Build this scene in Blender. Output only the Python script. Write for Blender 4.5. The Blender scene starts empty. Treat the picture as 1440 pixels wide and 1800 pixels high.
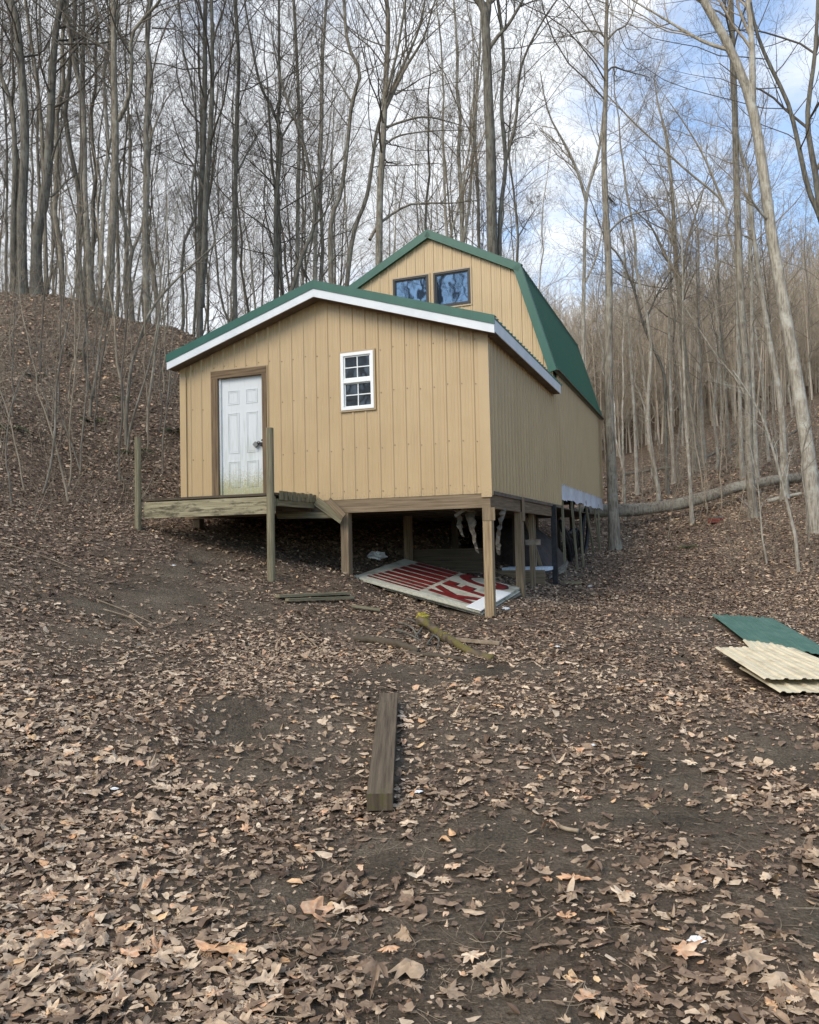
import bpy, math, random
import numpy as np
random.seed(7)
rng = np.random.default_rng(11)
scn = bpy.context.scene
COL = scn.collection
# ------------------------------------------------------------------ camera
EYE = 1.55; FPX = 1400.0
pit = math.atan(58/FPX); rol = 0.0223
CF = np.array([0, math.cos(pit), math.sin(pit)]); CU0 = np.array([0, -math.sin(pit), math.cos(pit)]); CR0 = np.array([1., 0, 0])
CR = math.cos(rol)*CR0 - math.sin(rol)*CU0; CU = math.sin(rol)*CR0 + math.cos(rol)*CU0
CO = np.array([0, 0, EYE])
from mathutils import Matrix, Vector
cd = bpy.data.cameras.new('camera'); cam = bpy.data.objects.new('camera', cd); COL.objects.link(cam)
cd.sensor_fit = 'HORIZONTAL'; cd.sensor_width = 36; cd.lens = 36*FPX/1440; cd.clip_start = 0.05; cd.clip_end = 2000
M = Matrix.Identity(4)
for i in range(3):
    M[i][0] = CR[i]; M[i][1] = CU[i]; M[i][2] = -CF[i]; M[i][3] = CO[i]
cam.matrix_world = M
scn.camera = cam
# ------------------------------------------------------------------ light
SUN_AZ = (-0.62, -0.78); SUN_EL = math.radians(38)
w = bpy.data.worlds.new('World'); scn.world = w; w.use_nodes = True
nt = w.node_tree; nt.nodes.clear()
def N(nt, t, **k):
    n = nt.nodes.new(t)
    for a, b in k.items():
        if a == 'inp':
            for i, v in b.items(): n.inputs[i].default_value = v
        else: setattr(n, a, b)
    return n
L = lambda nt, a, b: nt.links.new(a, b)
sky = N(nt, 'ShaderNodeTexSky', sky_type='NISHITA', sun_disc=False, sun_elevation=SUN_EL,
        sun_rotation=math.atan2(SUN_AZ[0], SUN_AZ[1]), air_density=1.0, dust_density=0.6, ozone_density=1.5)
skm = N(nt, 'ShaderNodeVectorMath', operation='MULTIPLY'); L(nt, sky.outputs[0], skm.inputs[0]); skm.inputs[1].default_value = (1.1, 1.22, 1.28)
tc = N(nt, 'ShaderNodeTexCoord')
sx = N(nt, 'ShaderNodeSeparateXYZ'); L(nt, tc.outputs['Generated'], sx.inputs[0])
zz = N(nt, 'ShaderNodeMath', operation='MAXIMUM', inp={1: 0.0}); L(nt, sx.outputs[2], zz.inputs[0])
za = N(nt, 'ShaderNodeMath', operation='ADD', inp={1: 0.22}); L(nt, zz.outputs[0], za.inputs[0])
dx = N(nt, 'ShaderNodeMath', operation='DIVIDE'); L(nt, sx.outputs[0], dx.inputs[0]); L(nt, za.outputs[0], dx.inputs[1])
dy = N(nt, 'ShaderNodeMath', operation='DIVIDE'); L(nt, sx.outputs[1], dy.inputs[0]); L(nt, za.outputs[0], dy.inputs[1])
cb = N(nt, 'ShaderNodeCombineXYZ', inp={2: 3.7}); L(nt, dx.outputs[0], cb.inputs[0]); L(nt, dy.outputs[0], cb.inputs[1])
cn = N(nt, 'ShaderNodeTexNoise', inp={'Scale': 2.6, 'Detail': 8.0, 'Roughness': 0.58, 'Distortion': 0.25}); L(nt, cb.outputs[0], cn.inputs['Vector'])
# cloud bank thins out to the right (world +X) and behind
bx_ = N(nt, 'ShaderNodeMath', operation='MULTIPLY', inp={1: 0.55}); L(nt, sx.outputs[0], bx_.inputs[0])
by_ = N(nt, 'ShaderNodeMath', operation='MULTIPLY_ADD', inp={1: 0.50, 2: -0.27}); L(nt, sx.outputs[1], by_.inputs[0])
s1 = N(nt, 'ShaderNodeMath', operation='SUBTRACT'); L(nt, cn.outputs[0], s1.inputs[0]); L(nt, bx_.outputs[0], s1.inputs[1])
s2 = N(nt, 'ShaderNodeMath', operation='ADD'); L(nt, s1.outputs[0], s2.inputs[0]); L(nt, by_.outputs[0], s2.inputs[1])
cr = N(nt, 'ShaderNodeMapRange', interpolation_type='SMOOTHSTEP', inp={1: 0.41, 2: 0.66, 3: 0.15, 4: 0.96}); L(nt, s2.outputs[0], cr.inputs[0])
cn2 = N(nt, 'ShaderNodeTexNoise', inp={'Scale': 3.6, 'Detail': 5.0}); L(nt, cb.outputs[0], cn2.inputs['Vector'])
cc = N(nt, 'ShaderNodeMapRange', inp={1: 0.3, 2: 0.7, 3: 4.3, 4: 6.0}); L(nt, cn2.outputs[0], cc.inputs[0])
ze = N(nt, 'ShaderNodeMapRange', interpolation_type='SMOOTHSTEP', inp={1: 0.5, 2: 0.85, 3: 1.0, 4: 2.5}); L(nt, sx.outputs[2], ze.inputs[0])
cz = N(nt, 'ShaderNodeMath', operation='MULTIPLY'); L(nt, cc.outputs[0], cz.inputs[0]); L(nt, ze.outputs[0], cz.inputs[1]); cc = cz
cw = N(nt, 'ShaderNodeVectorMath', operation='SCALE'); cw.inputs[0].default_value = (0.955, 0.985, 1.02); L(nt, cc.outputs[0], cw.inputs[3])
mx = N(nt, 'ShaderNodeMix', data_type='RGBA'); L(nt, cr.outputs[0], mx.inputs[0]); L(nt, skm.outputs[0], mx.inputs[6]); L(nt, cw.outputs[0], mx.inputs[7])
bg = N(nt, 'ShaderNodeBackground', inp={1: 0.15}); L(nt, mx.outputs[2], bg.inputs[0])
wo = N(nt, 'ShaderNodeOutputWorld'); L(nt, bg.outputs[0], wo.inputs[0])
ld = bpy.data.lights.new('sun', 'SUN'); ld.energy = 2.0; ld.angle = math.radians(32); ld.color = (1, 0.88, 0.72)
lo = bpy.data.objects.new('sun', ld); COL.objects.link(lo)
ce = math.cos(SUN_EL); nrm = math.hypot(*SUN_AZ)
lo.rotation_euler = Vector((SUN_AZ[0]/nrm*ce, SUN_AZ[1]/nrm*ce, math.sin(SUN_EL))).to_track_quat('Z', 'Y').to_euler()
scn.view_settings.view_transform = 'Standard'; scn.view_settings.look = 'None'
scn.view_settings.exposure = 0.55; scn.view_settings.gamma = 1.0
try:
    scn.cycles.max_bounces = 5; scn.cycles.diffuse_bounces = 3; scn.cycles.glossy_bounces = 2; scn.cycles.transmission_bounces = 2
except Exception: pass
# ------------------------------------------------------------------ projection helpers
def ray(x, y): return CF + (x-720)/FPX*CR + (900-y)/FPX*CU
def at_y(px, py, Y):
    d = ray(px, py); return CO + d*(Y/d[1])
def proj(P):
    d = np.asarray(P, float) - CO; z = d @ CF
    return 720+FPX*(d@CR)/z, 900-FPX*(d@CU)/z, z
rv = ray(1255, 946); AZ = math.atan2(rv[0], rv[1])
bu = np.array([math.cos(AZ), -math.sin(AZ), 0]); bv = np.array([math.sin(AZ), math.cos(AZ), 0])
BC = np.array([1.247, 12.215, 0.0])
def loc2w(p): return BC + p[0]*bu + p[1]*bv + np.array([0, 0, p[2]])
def w2loc(P): q = np.asarray(P)-BC; return np.array([q@bu, q@bv, P[2]])
def plane(x, y, P, n):
    d = ray(x, y); return CO + d*(((P-CO)@n)/(d@n))
def fr(x, y, off=0.0): return w2loc(plane(x, y, BC+off*bv, bv))
def sd(x, y, off=0.0): return w2loc(plane(x, y, BC+off*bu, bu))
# ------------------------------------------------------------------ terrain
ctl = []
def cw_(x, y, z): ctl.append((x, y, z))
def cp(px, py, Y):
    p = at_y(px, py, Y); ctl.append(tuple(p))
def cl(x, y, z):
    p = loc2w((x, y, z)); ctl.append(tuple(p))
for c in [(0,0,0),(0,2.5,0),(-2,0,.06),(2,0,-.02),(0,-6,-.15),(-6,-6,.6),(6,-6,-.2),(-8,0,1.6),(8,0,-.1),(2,4,0),(0,4.5,.03),(0,7,.17),(-2,4,.1),(1.5,8,.2),(3.5,6,.05),(4.5,10,.12)]: cw_(*c)
cl(0,0,.43); cl(-2.48,0,1.07); cl(0,2.05,.56); cl(0,5.3,.66); cl(0,9,.95); cl(.1,13.2,1.15); cl(-3.08,-1.3,1.05); cl(-5.5,-1.3,1.88); cl(-5.66,0,2.0)
cw_(-.90,13.30,.90); cw_(.05,12.85,.58); cw_(.90,12.40,.37); cw_(1.80,13.75,.56); cw_(.4,13.9,.70); cw_(-.1,14.9,.98); cl(-3,3,1.40); cl(-5.6,4,2.4); cl(-3,8,1.9); cl(-5.6,9,3.2); cl(-3,13.5,2.4); cl(-1,5,.95)
cp(0,1100,8); cp(0,960,10.3); cp(200,960,12); cp(0,1300,5); cp(100,860,14); cp(200,800,16); cp(100,700,17.5); cp(300,750,17.5); cp(0,700,16); cp(150,610,20.5); cp(0,600,19.5)
cp(0,522,23); cp(60,522,23); cp(150,537,23.2); cp(220,562,23); cp(330,597,23.5); cp(-200,560,20)
cw_(-7,25,6.2); cw_(-3.5,27,4.6); cw_(0,29,3.6); cw_(-12,30,8.0); cw_(-8,32,5.6); cw_(-4,36,4.4); cw_(-14,42,6); cw_(0,42,5); cw_(-25,30,9); cw_(-20,12,9.5)
cp(1078,974,24); cp(1200,960,22); cp(1320,918,24); cp(1440,1010,17.5); cp(1425,948,20.5); cp(1440,1180,9.5); cp(1100,905,30); cp(1250,862,31); cp(1400,825,31); cp(1440,710,50); cp(1240,800,46); cp(1090,850,46); cp(1560,800,30)
cw_(12,70,11); cw_(40,70,16); cw_(-10,80,8); cw_(-45,70,8); cw_(20,130,20); cw_(60,120,22); cw_(-20,130,10); cw_(90,60,22); cw_(-60,130,10); cw_(40,200,26); cw_(0,220,20); cw_(120,160,30); cw_(-90,60,14); cw_(12,5,-.1); cw_(20,14,2.2); cw_(60,20,14); cw_(60,-40,8); cw_(-60,-40,16); cw_(0,-60,-1); cw_(-100,220,12); cw_(160,240,36); cw_(160,-60,20); cw_(-160,-60,30); cw_(-160,200,20)
ctl = np.array(ctl); SC = 20.0
def tps_phi(r2): return 0.5*r2*np.log(r2+1e-9)
X = ctl[:, :2]/SC; n_ = len(X)
K = tps_phi(((X[:, None]-X[None])**2).sum(2)) + np.eye(n_)*2e-4
Pm = np.hstack([np.ones((n_, 1)), X]); A = np.block([[K, Pm], [Pm.T, np.zeros((3, 3))]])
sol = np.linalg.solve(A, np.concatenate([ctl[:, 2], np.zeros(3)]))
def vnoise(x, y, s, seed=0):
    x = np.asarray(x)*s + seed*17.3; y = np.asarray(y)*s + seed*9.1
    xi = np.floor(x).astype(np.int64); yi = np.floor(y).astype(np.int64); fx = x-xi; fy = y-yi
    fx = fx*fx*(3-2*fx); fy = fy*fy*(3-2*fy)
    def h(a, b):
        v = np.sin(a*127.1+b*311.7+seed*13.7)*43758.5453; return v-np.floor(v)
    return (h(xi,yi)*(1-fx)+h(xi+1,yi)*fx)*(1-fy)+(h(xi,yi+1)*(1-fx)+h(xi+1,yi+1)*fx)*fy - 0.5
def H(x, y):
    x = np.atleast_1d(np.asarray(x, float)); y = np.atleast_1d(np.asarray(y, float)); out = np.empty(x.shape)
    xf, yf, of = x.ravel(), y.ravel(), out.ravel()
    for i in range(0, len(xf), 20000):
        q = np.stack([xf[i:i+20000], yf[i:i+20000]], 1)/SC
        of[i:i+20000] = tps_phi(((q[:, None]-X[None])**2).sum(2)) @ sol[:n_] + sol[n_] + q@sol[n_+1:]
    z = of.reshape(x.shape)
    d = np.sqrt(x*x+y*y)
    k = np.clip((d-8)/20, 0, 1)
    for (cx, cy, r_, a_) in ((-1.35,6.0,.33,-.13),(-1.75,6.15,.25,.07),(-1.0,5.75,.22,.05),(-1.5,6.6,.3,.06),(.75,7.2,.45,.07),(1.1,6.8,.35,-.05),(.1,12.0-2.9,.5,.09)):
        z = z + a_*np.exp(-((x-cx)**2+(y-cy)**2)/(r_*r_))
    z = z + vnoise(x,y,.55,1)*(.07+.25*k) + vnoise(x,y,1.7,2)*(.035+.08*k) + vnoise(x,y,5.0,3)*.022 + vnoise(x,y,13.0,4)*.013 + vnoise(x,y,27.0,5)*.009*(d < 12)
    return z
def h1(x, y): return float(H([x], [y])[0])
def gnormal(x, y):
    e = .12; a = (H(x+e, y)-H(x-e, y))/(2*e); b = (H(x, y+e)-H(x, y-e))/(2*e)
    n = np.stack([-a, -b, np.ones_like(a)], -1); return n/np.linalg.norm(n, axis=-1, keepdims=True)
def hit(px, py, dmax=90):
    d = ray(px, py); ts = np.concatenate([np.arange(1.5, 30, .06), np.arange(30, dmax, .4)])
    P = CO + ts[:, None]*d; below = P[:, 2] < H(P[:, 0], P[:, 1])
    i = int(np.argmax(below)) if below.any() else len(ts)-1
    return P[i].copy()
# ------------------------------------------------------------------ object helpers
def tag(o, label=None, cat=None, group=None, kind=None):
    if label: o['label'] = label
    if cat: o['category'] = cat
    if group: o['group'] = group
    if kind: o['kind'] = kind
    return o
def empty(name, loc=(0,0,0), rz=0.0, label=None, cat=None, group=None):
    o = bpy.data.objects.new(name, None); COL.objects.link(o); o.location = tuple(float(v) for v in loc); o.rotation_euler = (0,0,rz)
    o.empty_display_size = .2
    return tag(o, label, cat, group)
def npmesh(name, V, Fs, uv=None, smooth=False, attr=None):
    """V (n,3); Fs list of int arrays (m,k)"""
    me = bpy.data.meshes.new(name); V = np.asarray(V, np.float32)
    me.vertices.add(len(V)); me.vertices.foreach_set('co', V.ravel())
    Fs = [np.asarray(f, np.int32) for f in Fs if len(f)]
    li = np.concatenate([f.ravel() for f in Fs]); tot = np.concatenate([np.full(len(f), f.shape[1], np.int32) for f in Fs])
    st = np.concatenate([[0], np.cumsum(tot)[:-1]]).astype(np.int32)
    me.loops.add(len(li)); me.loops.foreach_set('vertex_index', li)
    me.polygons.add(len(tot)); me.polygons.foreach_set('loop_start', st); me.polygons.foreach_set('loop_total', tot)
    if smooth: me.polygons.foreach_set('use_smooth', np.ones(len(tot), bool))
    if uv is not None:
        ul = me.uv_layers.new(name='UVMap'); ul.data.foreach_set('uv', np.asarray(uv, np.float32)[li].ravel())
    if attr is not None:
        for an, av in attr.items():
            a = me.attributes.new(an, 'FLOAT', 'POINT'); a.data.foreach_set('value', np.asarray(av, np.float32))
    me.update(calc_edges=True)
    return me
def link(name, me, m, parent=None):
    o = bpy.data.objects.new(name, me); COL.objects.link(o)
    if m: me.materials.append(m)
    if parent is not None: o.parent = parent
    return o
class MB:
    def __init__(s): s.V = []; s.F = []; s.UV = []
    def add(s, vs, fs, uv=None):
        b = len(s.V); s.V += [tuple(v) for v in vs]; s.F += [tuple(i+b for i in f) for f in fs]
        s.UV += (uv if uv else [(v[0]+v[1]*.3, v[2]) for v in vs])
        return s
    def beam(s, p0, p1, w, h, up=(0,0,1), w1=None, h1=None, jit=0.0):
        """rect bar from p0 to p1; w sideways, h along up.  own verts per face so uv runs along the grain"""
        p0 = np.array(p0, float); p1 = np.array(p1, float); d = p1-p0; Ln = np.linalg.norm(d); d /= Ln
        up = np.array(up, float); sdv = np.cross(d, up)
        if np.linalg.norm(sdv) < 1e-6: sdv = np.cross(d, (1,0,0))
        sdv /= np.linalg.norm(sdv); up = np.cross(sdv, d)
        w1 = w if w1 is None else w1; h1_ = h if h1 is None else h1
        o = random.random()*50
        def c(e, a, b):
            base = p1 if e else p0; ww = w1 if e else w; hh = h1_ if e else h
            return base + sdv*a*ww/2 + up*b*hh/2
        segs = [((-1,-1),(1,-1)), ((1,-1),(1,1)), ((1,1),(-1,1)), ((-1,1),(-1,-1))]
        for k, (a, b) in enumerate(segs):
            wd = w if k % 2 == 0 else h
            s.add([c(0,*a), c(0,*b), c(1,*b), c(1,*a)], [(0,3,2,1)], [(o,o+k*.37), (o,o+k*.37+wd), (o+Ln,o+k*.37+wd), (o+Ln,o+k*.37)])
        s.add([c(0,-1,-1), c(0,1,-1), c(0,1,1), c(0,-1,1)], [(0,1,2,3)], [(o,o),(o,o+w),(o+.02,o+w),(o+.02,o)])
        s.add([c(1,-1,-1), c(1,1,-1), c(1,1,1), c(1,-1,1)], [(0,3,2,1)], [(o,o),(o,o+w),(o+.02,o+w),(o+.02,o)])
        return s
    def box(s, x0, x1, y0, y1, z0, z1):
        """box whose grain runs along its longest side"""
        dx_, dy_, dz_ = abs(x1-x0), abs(y1-y0), abs(z1-z0); cx, cy, cz = (x0+x1)/2, (y0+y1)/2, (z0+z1)/2
        if dx_ >= dy_ and dx_ >= dz_: s.beam((x0,cy,cz),(x1,cy,cz),dy_,dz_)
        elif dy_ >= dz_: s.beam((cx,y0,cz),(cx,y1,cz),dx_,dz_)
        else: s.beam((cx,cy,z0),(cx,cy,z1),dx_,dy_,up=(0,1,0))
        return s
    def cyl(s, p0, p1, r0, r1, n=12, cap=True):
        p0 = np.array(p0, float); p1 = np.array(p1, float); d = p1-p0; Ln = np.linalg.norm(d); d /= Ln
        a = np.cross(d, (0,0,1) if abs(d[2]) < .9 else (1,0,0)); a /= np.linalg.norm(a); b = np.cross(d, a)
        vs = []; uv = []; o = random.random()*50
        for e, (p, r) in enumerate(((p0,r0),(p1,r1))):
            for i in range(n+1):
                t = 2*math.pi*i/n; vs.append(p+(a*math.cos(t)+b*math.sin(t))*r); uv.append((o+e*Ln, o+t*r))
        fs = [(i, i+1, n+1+i+1, n+1+i) for i in range(n)]
        s.add(vs, fs, uv)
        if cap:
            s.add([vs[i] for i in range(n)], [tuple(range(n))[::-1]]); s.add([vs[n+1+i] for i in range(n)], [tuple(range(n))])
        return s
    def build(s, name, m, parent=None, smooth=False):
        me = bpy.data.meshes.new(name); me.from_pydata([tuple(map(float, v)) for v in s.V], [], s.F)
        ul = me.uv_layers.new(name='UVMap'); li = np.empty(len(me.loops), np.int32); me.loops.foreach_get('vertex_index', li)
        ul.data.foreach_set('uv', np.array(s.UV, np.float32)[li].ravel())
        if smooth: me.polygons.foreach_set('use_smooth', np.ones(len(me.polygons), bool))
        me.update(); return link(name, me, m, parent)
# ------------------------------------------------------------------ materials
def mat(name, c1, c2=None, rough=.8, scale=(5,5,5), coord='Object', detail=6, ramp=(.35,.65), bump=.0, bscale=None, metal=0, extra=None, spec=.3, nrough=.6):
    m = bpy.data.materials.new(name); m.use_nodes = True; t = m.node_tree; t.nodes.clear()
    out = N(t, 'ShaderNodeOutputMaterial'); bs = N(t, 'ShaderNodeBsdfPrincipled'); L(t, bs.outputs[0], out.inputs[0])
    bs.inputs['Roughness'].default_value = rough; bs.inputs['Metallic'].default_value = metal; bs.inputs['Specular IOR Level'].default_value = spec
    bs.inputs['Base Color'].default_value = (*c1, 1)
    col = None
    if c2 is not None or bump:
        tcn = N(t, 'ShaderNodeTexCoord'); mp = N(t, 'ShaderNodeMapping'); L(t, tcn.outputs[coord], mp.inputs[0]); mp.inputs['Scale'].default_value = scale
        nz = N(t, 'ShaderNodeTexNoise', inp={'Scale': 1.0, 'Detail': detail, 'Roughness': nrough}); L(t, mp.outputs[0], nz.inputs['Vector'])
        if c2 is not None:
            rp = N(t, 'ShaderNodeValToRGB'); L(t, nz.outputs[0], rp.inputs[0])
            rp.color_ramp.elements[0].position = ramp[0]; rp.color_ramp.elements[0].color = (*c1, 1)
            rp.color_ramp.elements[1].position = ramp[1]; rp.color_ramp.elements[1].color = (*c2, 1)
            L(t, rp.outputs[0], bs.inputs['Base Color']); col = rp
        if bump:
            bp = N(t, 'ShaderNodeBump', inp={'Strength': 1.0, 'Distance': bump}); src = nz
            if bscale:
                mp2 = N(t, 'ShaderNodeMapping'); L(t, tcn.outputs[coord], mp2.inputs[0]); mp2.inputs['Scale'].default_value = bscale
                src = N(t, 'ShaderNodeTexNoise', inp={'Scale': 1.0, 'Detail': 5, 'Roughness': .65}); L(t, mp2.outputs[0], src.inputs['Vector'])
            L(t, src.outputs[0], bp.inputs['Height']); L(t, bp.outputs[0], bs.inputs['Normal'])
    if extra: extra(t, bs, col)
    return m
def wood(name, c1, c2, rough=.85):
    return mat(name, c1, c2, rough, (1.6, 38, 1), 'UV', 7, (.3, .7), .004, (2.5, 90, 1))
M_WOODN = wood('treated_lumber', (.10,.072,.042), (.30,.22,.135))
M_WOODB = wood('golden_post_lumber', (.17,.115,.06), (.42,.31,.18))
M_WOODG = wood('weathered_grey_green_lumber', (.085,.075,.045), (.30,.26,.16))
M_WOODD = wood('dark_old_lumber', (.035,.028,.02), (.13,.10,.065))
def stain(t, bs, col):
    g = N(t, 'ShaderNodeTexCoord'); mp = N(t, 'ShaderNodeMapping'); mp.inputs['Scale'].default_value = (2.2, 2.2, 9.0); L(t, g.outputs['Object'], mp.inputs[0])
    nz = N(t, 'ShaderNodeTexNoise', inp={'Scale': 1.6, 'Detail': 7, 'Roughness': .7}); L(t, mp.outputs[0], nz.inputs['Vector'])
    mr = N(t, 'ShaderNodeMapRange', inp={1: .50, 2: .64, 4: .85}); L(t, nz.outputs[0], mr.inputs[0])
    mm = N(t, 'ShaderNodeMix', data_type='RGBA'); L(t, mr.outputs[0], mm.inputs[0]); L(t, col.outputs[0], mm.inputs[6]); mm.inputs[7].default_value = (.055,.048,.03,1)
    L(t, mm.outputs[2], bs.inputs['Base Color'])
M_RIM = mat('pale_rim_lumber', (.15,.125,.07), (.46,.40,.25), .85, (1.6,38,1), 'UV', 7, (.3,.7), .004, (2.5,90,1), extra=stain)
M_FRAMEW = wood('door_frame_wood', (.07,.045,.025), (.24,.165,.095))
def endmoss(t, bs, col):
    g = N(t, 'ShaderNodeTexCoord'); s = N(t, 'ShaderNodeSeparateXYZ'); L(t, g.outputs['Object'], s.inputs[0])
    nz = N(t, 'ShaderNodeTexNoise', inp={'Scale': 22.0, 'Detail': 8, 'Roughness': .75}); L(t, g.outputs['Object'], nz.inputs['Vector'])
    h = N(t, 'ShaderNodeMapRange', inp={1: -.7, 2: -1.5, 3: -.1, 4: .26}); L(t, s.outputs[1], h.inputs[0]); ad = N(t, 'ShaderNodeMath', operation='ADD'); L(t, h.outputs[0], ad.inputs[0]); L(t, nz.outputs[0], ad.inputs[1])
    m2 = N(t, 'ShaderNodeMapRange', inp={1: .60, 2: .72, 4: .85}); L(t, ad.outputs[0], m2.inputs[0]); mm = N(t, 'ShaderNodeMix', data_type='RGBA'); L(t, m2.outputs[0], mm.inputs[0]); L(t, col.outputs[0], mm.inputs[6]); mm.inputs[7].default_value = (.085,.085,.02,1)
    L(t, mm.outputs[2], bs.inputs['Base Color'])
M_TIMBER = mat('sleeper_wood', (.05,.037,.024), (.15,.112,.072), .9, (1.6,38,1), 'UV', 7, (.3,.7), .006, (2.5,90,1), extra=endmoss)
def mossy(t, bs, col):
    g = N(t, 'ShaderNodeTexCoord'); nz = N(t, 'ShaderNodeTexNoise', inp={'Scale': 7.0, 'Detail': 8}); L(t, g.outputs['Object'], nz.inputs['Vector'])
    mr = N(t, 'ShaderNodeMapRange', inp={1: .48, 2: .56}); L(t, nz.outputs[0], mr.inputs[0])
    mxn = N(t, 'ShaderNodeMix', data_type='RGBA'); L(t, mr.outputs[0], mxn.inputs[0]); L(t, col.outputs[0], mxn.inputs[6]); mxn.inputs[7].default_value = (.12,.10,.03,1)
    L(t, mxn.outputs[2], bs.inputs['Base Color'])
M_MOSS = mat('mossy_rotten_wood', (.06,.045,.03), (.16,.12,.075), .95, (6,6,6), bump=.02, extra=mossy)
def sidedirt(t, bs, col):
    g = N(t, 'ShaderNodeTexCoord'); mp = N(t, 'ShaderNodeMapping'); mp.inputs['Scale'].default_value = (7, 7, .55); L(t, g.outputs['Object'], mp.inputs[0])
    nz = N(t, 'ShaderNodeTexNoise', inp={'Scale': 1.0, 'Detail': 7, 'Roughness': .65}); L(t, mp.outputs[0], nz.inputs['Vector'])
    mr = N(t, 'ShaderNodeMapRange', inp={1: .52, 2: .74, 4: .32}); L(t, nz.outputs[0], mr.inputs[0])
    mm = N(t, 'ShaderNodeMix', data_type='RGBA'); L(t, mr.outputs[0], mm.inputs[0]); L(t, col.outputs[0], mm.inputs[6]); mm.inputs[7].default_value = (.34,.24,.125,1)
    s = N(t, 'ShaderNodeSeparateXYZ'); L(t, g.outputs['Object'], s.inputs[0]); h = N(t, 'ShaderNodeMapRange', inp={1: 2.75, 2: 2.3, 3: -.12, 4: .16}); L(t, s.outputs[2], h.inputs[0])
    n2 = N(t, 'ShaderNodeTexNoise', inp={'Scale': 26.0, 'Detail': 7, 'Roughness': .8}); L(t, g.outputs['Object'], n2.inputs['Vector'])
    ad = N(t, 'ShaderNodeMath', operation='ADD'); L(t, h.outputs[0], ad.inputs[0]); L(t, n2.outputs[0], ad.inputs[1]); m2 = N(t, 'ShaderNodeMapRange', inp={1: .62, 2: .76, 4: .45}); L(t, ad.outputs[0], m2.inputs[0])
    mm2 = N(t, 'ShaderNodeMix', data_type='RGBA'); L(t, m2.outputs[0], mm2.inputs[0]); L(t, mm.outputs[2], mm2.inputs[6]); mm2.inputs[7].default_value = (.24,.17,.10,1)
    L(t, mm2.outputs[2], bs.inputs['Base Color'])
M_SIDE = mat('tan_metal_siding', (.45,.315,.160), (.485,.345,.18), .42, (1.3,1.3,1.0), detail=3, spec=.45, bump=.0010, bscale=(2.5,2.5,2.5), extra=sidedirt)
M_GREEN = mat('dark_green_metal', (.012,.080,.050), (.018,.098,.064), .36, (4,4,.7), spec=.4)
M_GREEN2 = mat('green_sheet_metal', (.045,.12,.085), (.085,.165,.125), .5, (3,3,3), spec=.3)
M_CREAM = mat('cream_sheet_metal', (.44,.36,.23), (.64,.55,.37), .5, (4,4,4), spec=.3, ramp=(.33,.5), bump=.004, bscale=(3,3,3))
M_WHITE = mat('white_trim_metal', (.62,.64,.64), (.70,.71,.70), .4, (4,4,4), spec=.4)
M_VINYL = mat('white_vinyl', (.82,.82,.78), None, .4)
M_BLACK = mat('black_window_frame', (.025,.023,.02), None, .35)
M_TANTRIM = mat('tan_trim_metal', (.40,.29,.16), None, .4, spec=.45)
M_SOFF = mat('brown_soffit', (.10,.075,.055), (.16,.12,.09), .8, (5,5,5))
M_FLASH = mat('grey_flashing_film', (.50,.52,.55), (.66,.68,.70), .35, (7,7,7), bump=.02, bscale=(6,6,6), spec=.6)
M_BLKP = mat('black_plastic', (.012,.012,.013), (.03,.03,.032), .45, (5,5,5), bump=.02, bscale=(7,7,7))
M_TARP = mat('dark_brown_tarp', (.03,.022,.018), (.06,.045,.035), .6, (5,5,5), bump=.03, bscale=(5,5,5))
M_FOAM = mat('pale_blue_foam', (.5,.58,.66), (.75,.8,.85), .7, (30,30,30))
M_PALES = mat('torn_house_wrap', (.10,.085,.065), (.24,.21,.165), .8, (8,8,8))
M_SIGNW = mat('dirty_white_sign_face', (.20,.185,.13), (.50,.475,.38), .5, (2.5,2.5,2.5), ramp=(.3,.55))
M_SIGNE = mat('sign_edge', (.42,.40,.30), (.58,.56,.45), .5, (20,20,20))
M_SIGNR = mat('faded_red_sign_paint', (.13,.014,.013), (.21,.026,.022), .5, (6,6,6))
M_SIGNK = mat('dark_sign_outline', (.05,.02,.02), None, .5)
M_PLAST = mat('white_plastic_scrap', (.75,.75,.73), None, .5)
M_REDB = mat('red_clay_brick', (.17,.045,.035), (.26,.08,.055), .8, (12,12,12), bump=.01)
M_STEEL = mat('dull_padlock_steel', (.28,.27,.24), None, .35, metal=1)
M_DARKM = mat('dark_hasp_metal', (.03,.027,.025), None, .5)
M_SCREW = mat('siding_screw', (.30,.21,.11), None, .4)
def glassmat(name, c, r=.04, ior=1.9, bd=.02):
    m = bpy.data.materials.new(name); m.use_nodes = True; t = m.node_tree; b = t.nodes['Principled BSDF']
    b.inputs['Base Color'].default_value = (*c, 1); b.inputs['Roughness'].default_value = r; b.inputs['Specular IOR Level'].default_value = 1.0; b.inputs['IOR'].default_value = 1.9
    g = N(t, 'ShaderNodeTexCoord'); nz = N(t, 'ShaderNodeTexNoise', inp={'Scale': 3.5, 'Detail': 1}); L(t, g.outputs['Object'], nz.inputs['Vector'])
    bp = N(t, 'ShaderNodeBump', inp={'Strength': 1.0, 'Distance': .02}); L(t, nz.outputs[0], bp.inputs['Height']); L(t, bp.outputs[0], b.inputs['Normal'])
    b.inputs['IOR'].default_value = ior; bp.inputs['Distance'].default_value = bd
    return m
M_GLASS = glassmat('dark_window_glass', (.012,.012,.012), .08, 1.4, .008); M_GLASSB = glassmat('reflective_loft_glass', (.012,.016,.025), .03, 2.0, .0015); M_GLASSB.node_tree.nodes['Principled BSDF'].inputs['Specular Tint'].default_value = (.55,.78,1,1)  # blue specular tint stands in for blue sky mirrored in the loft panes
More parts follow.
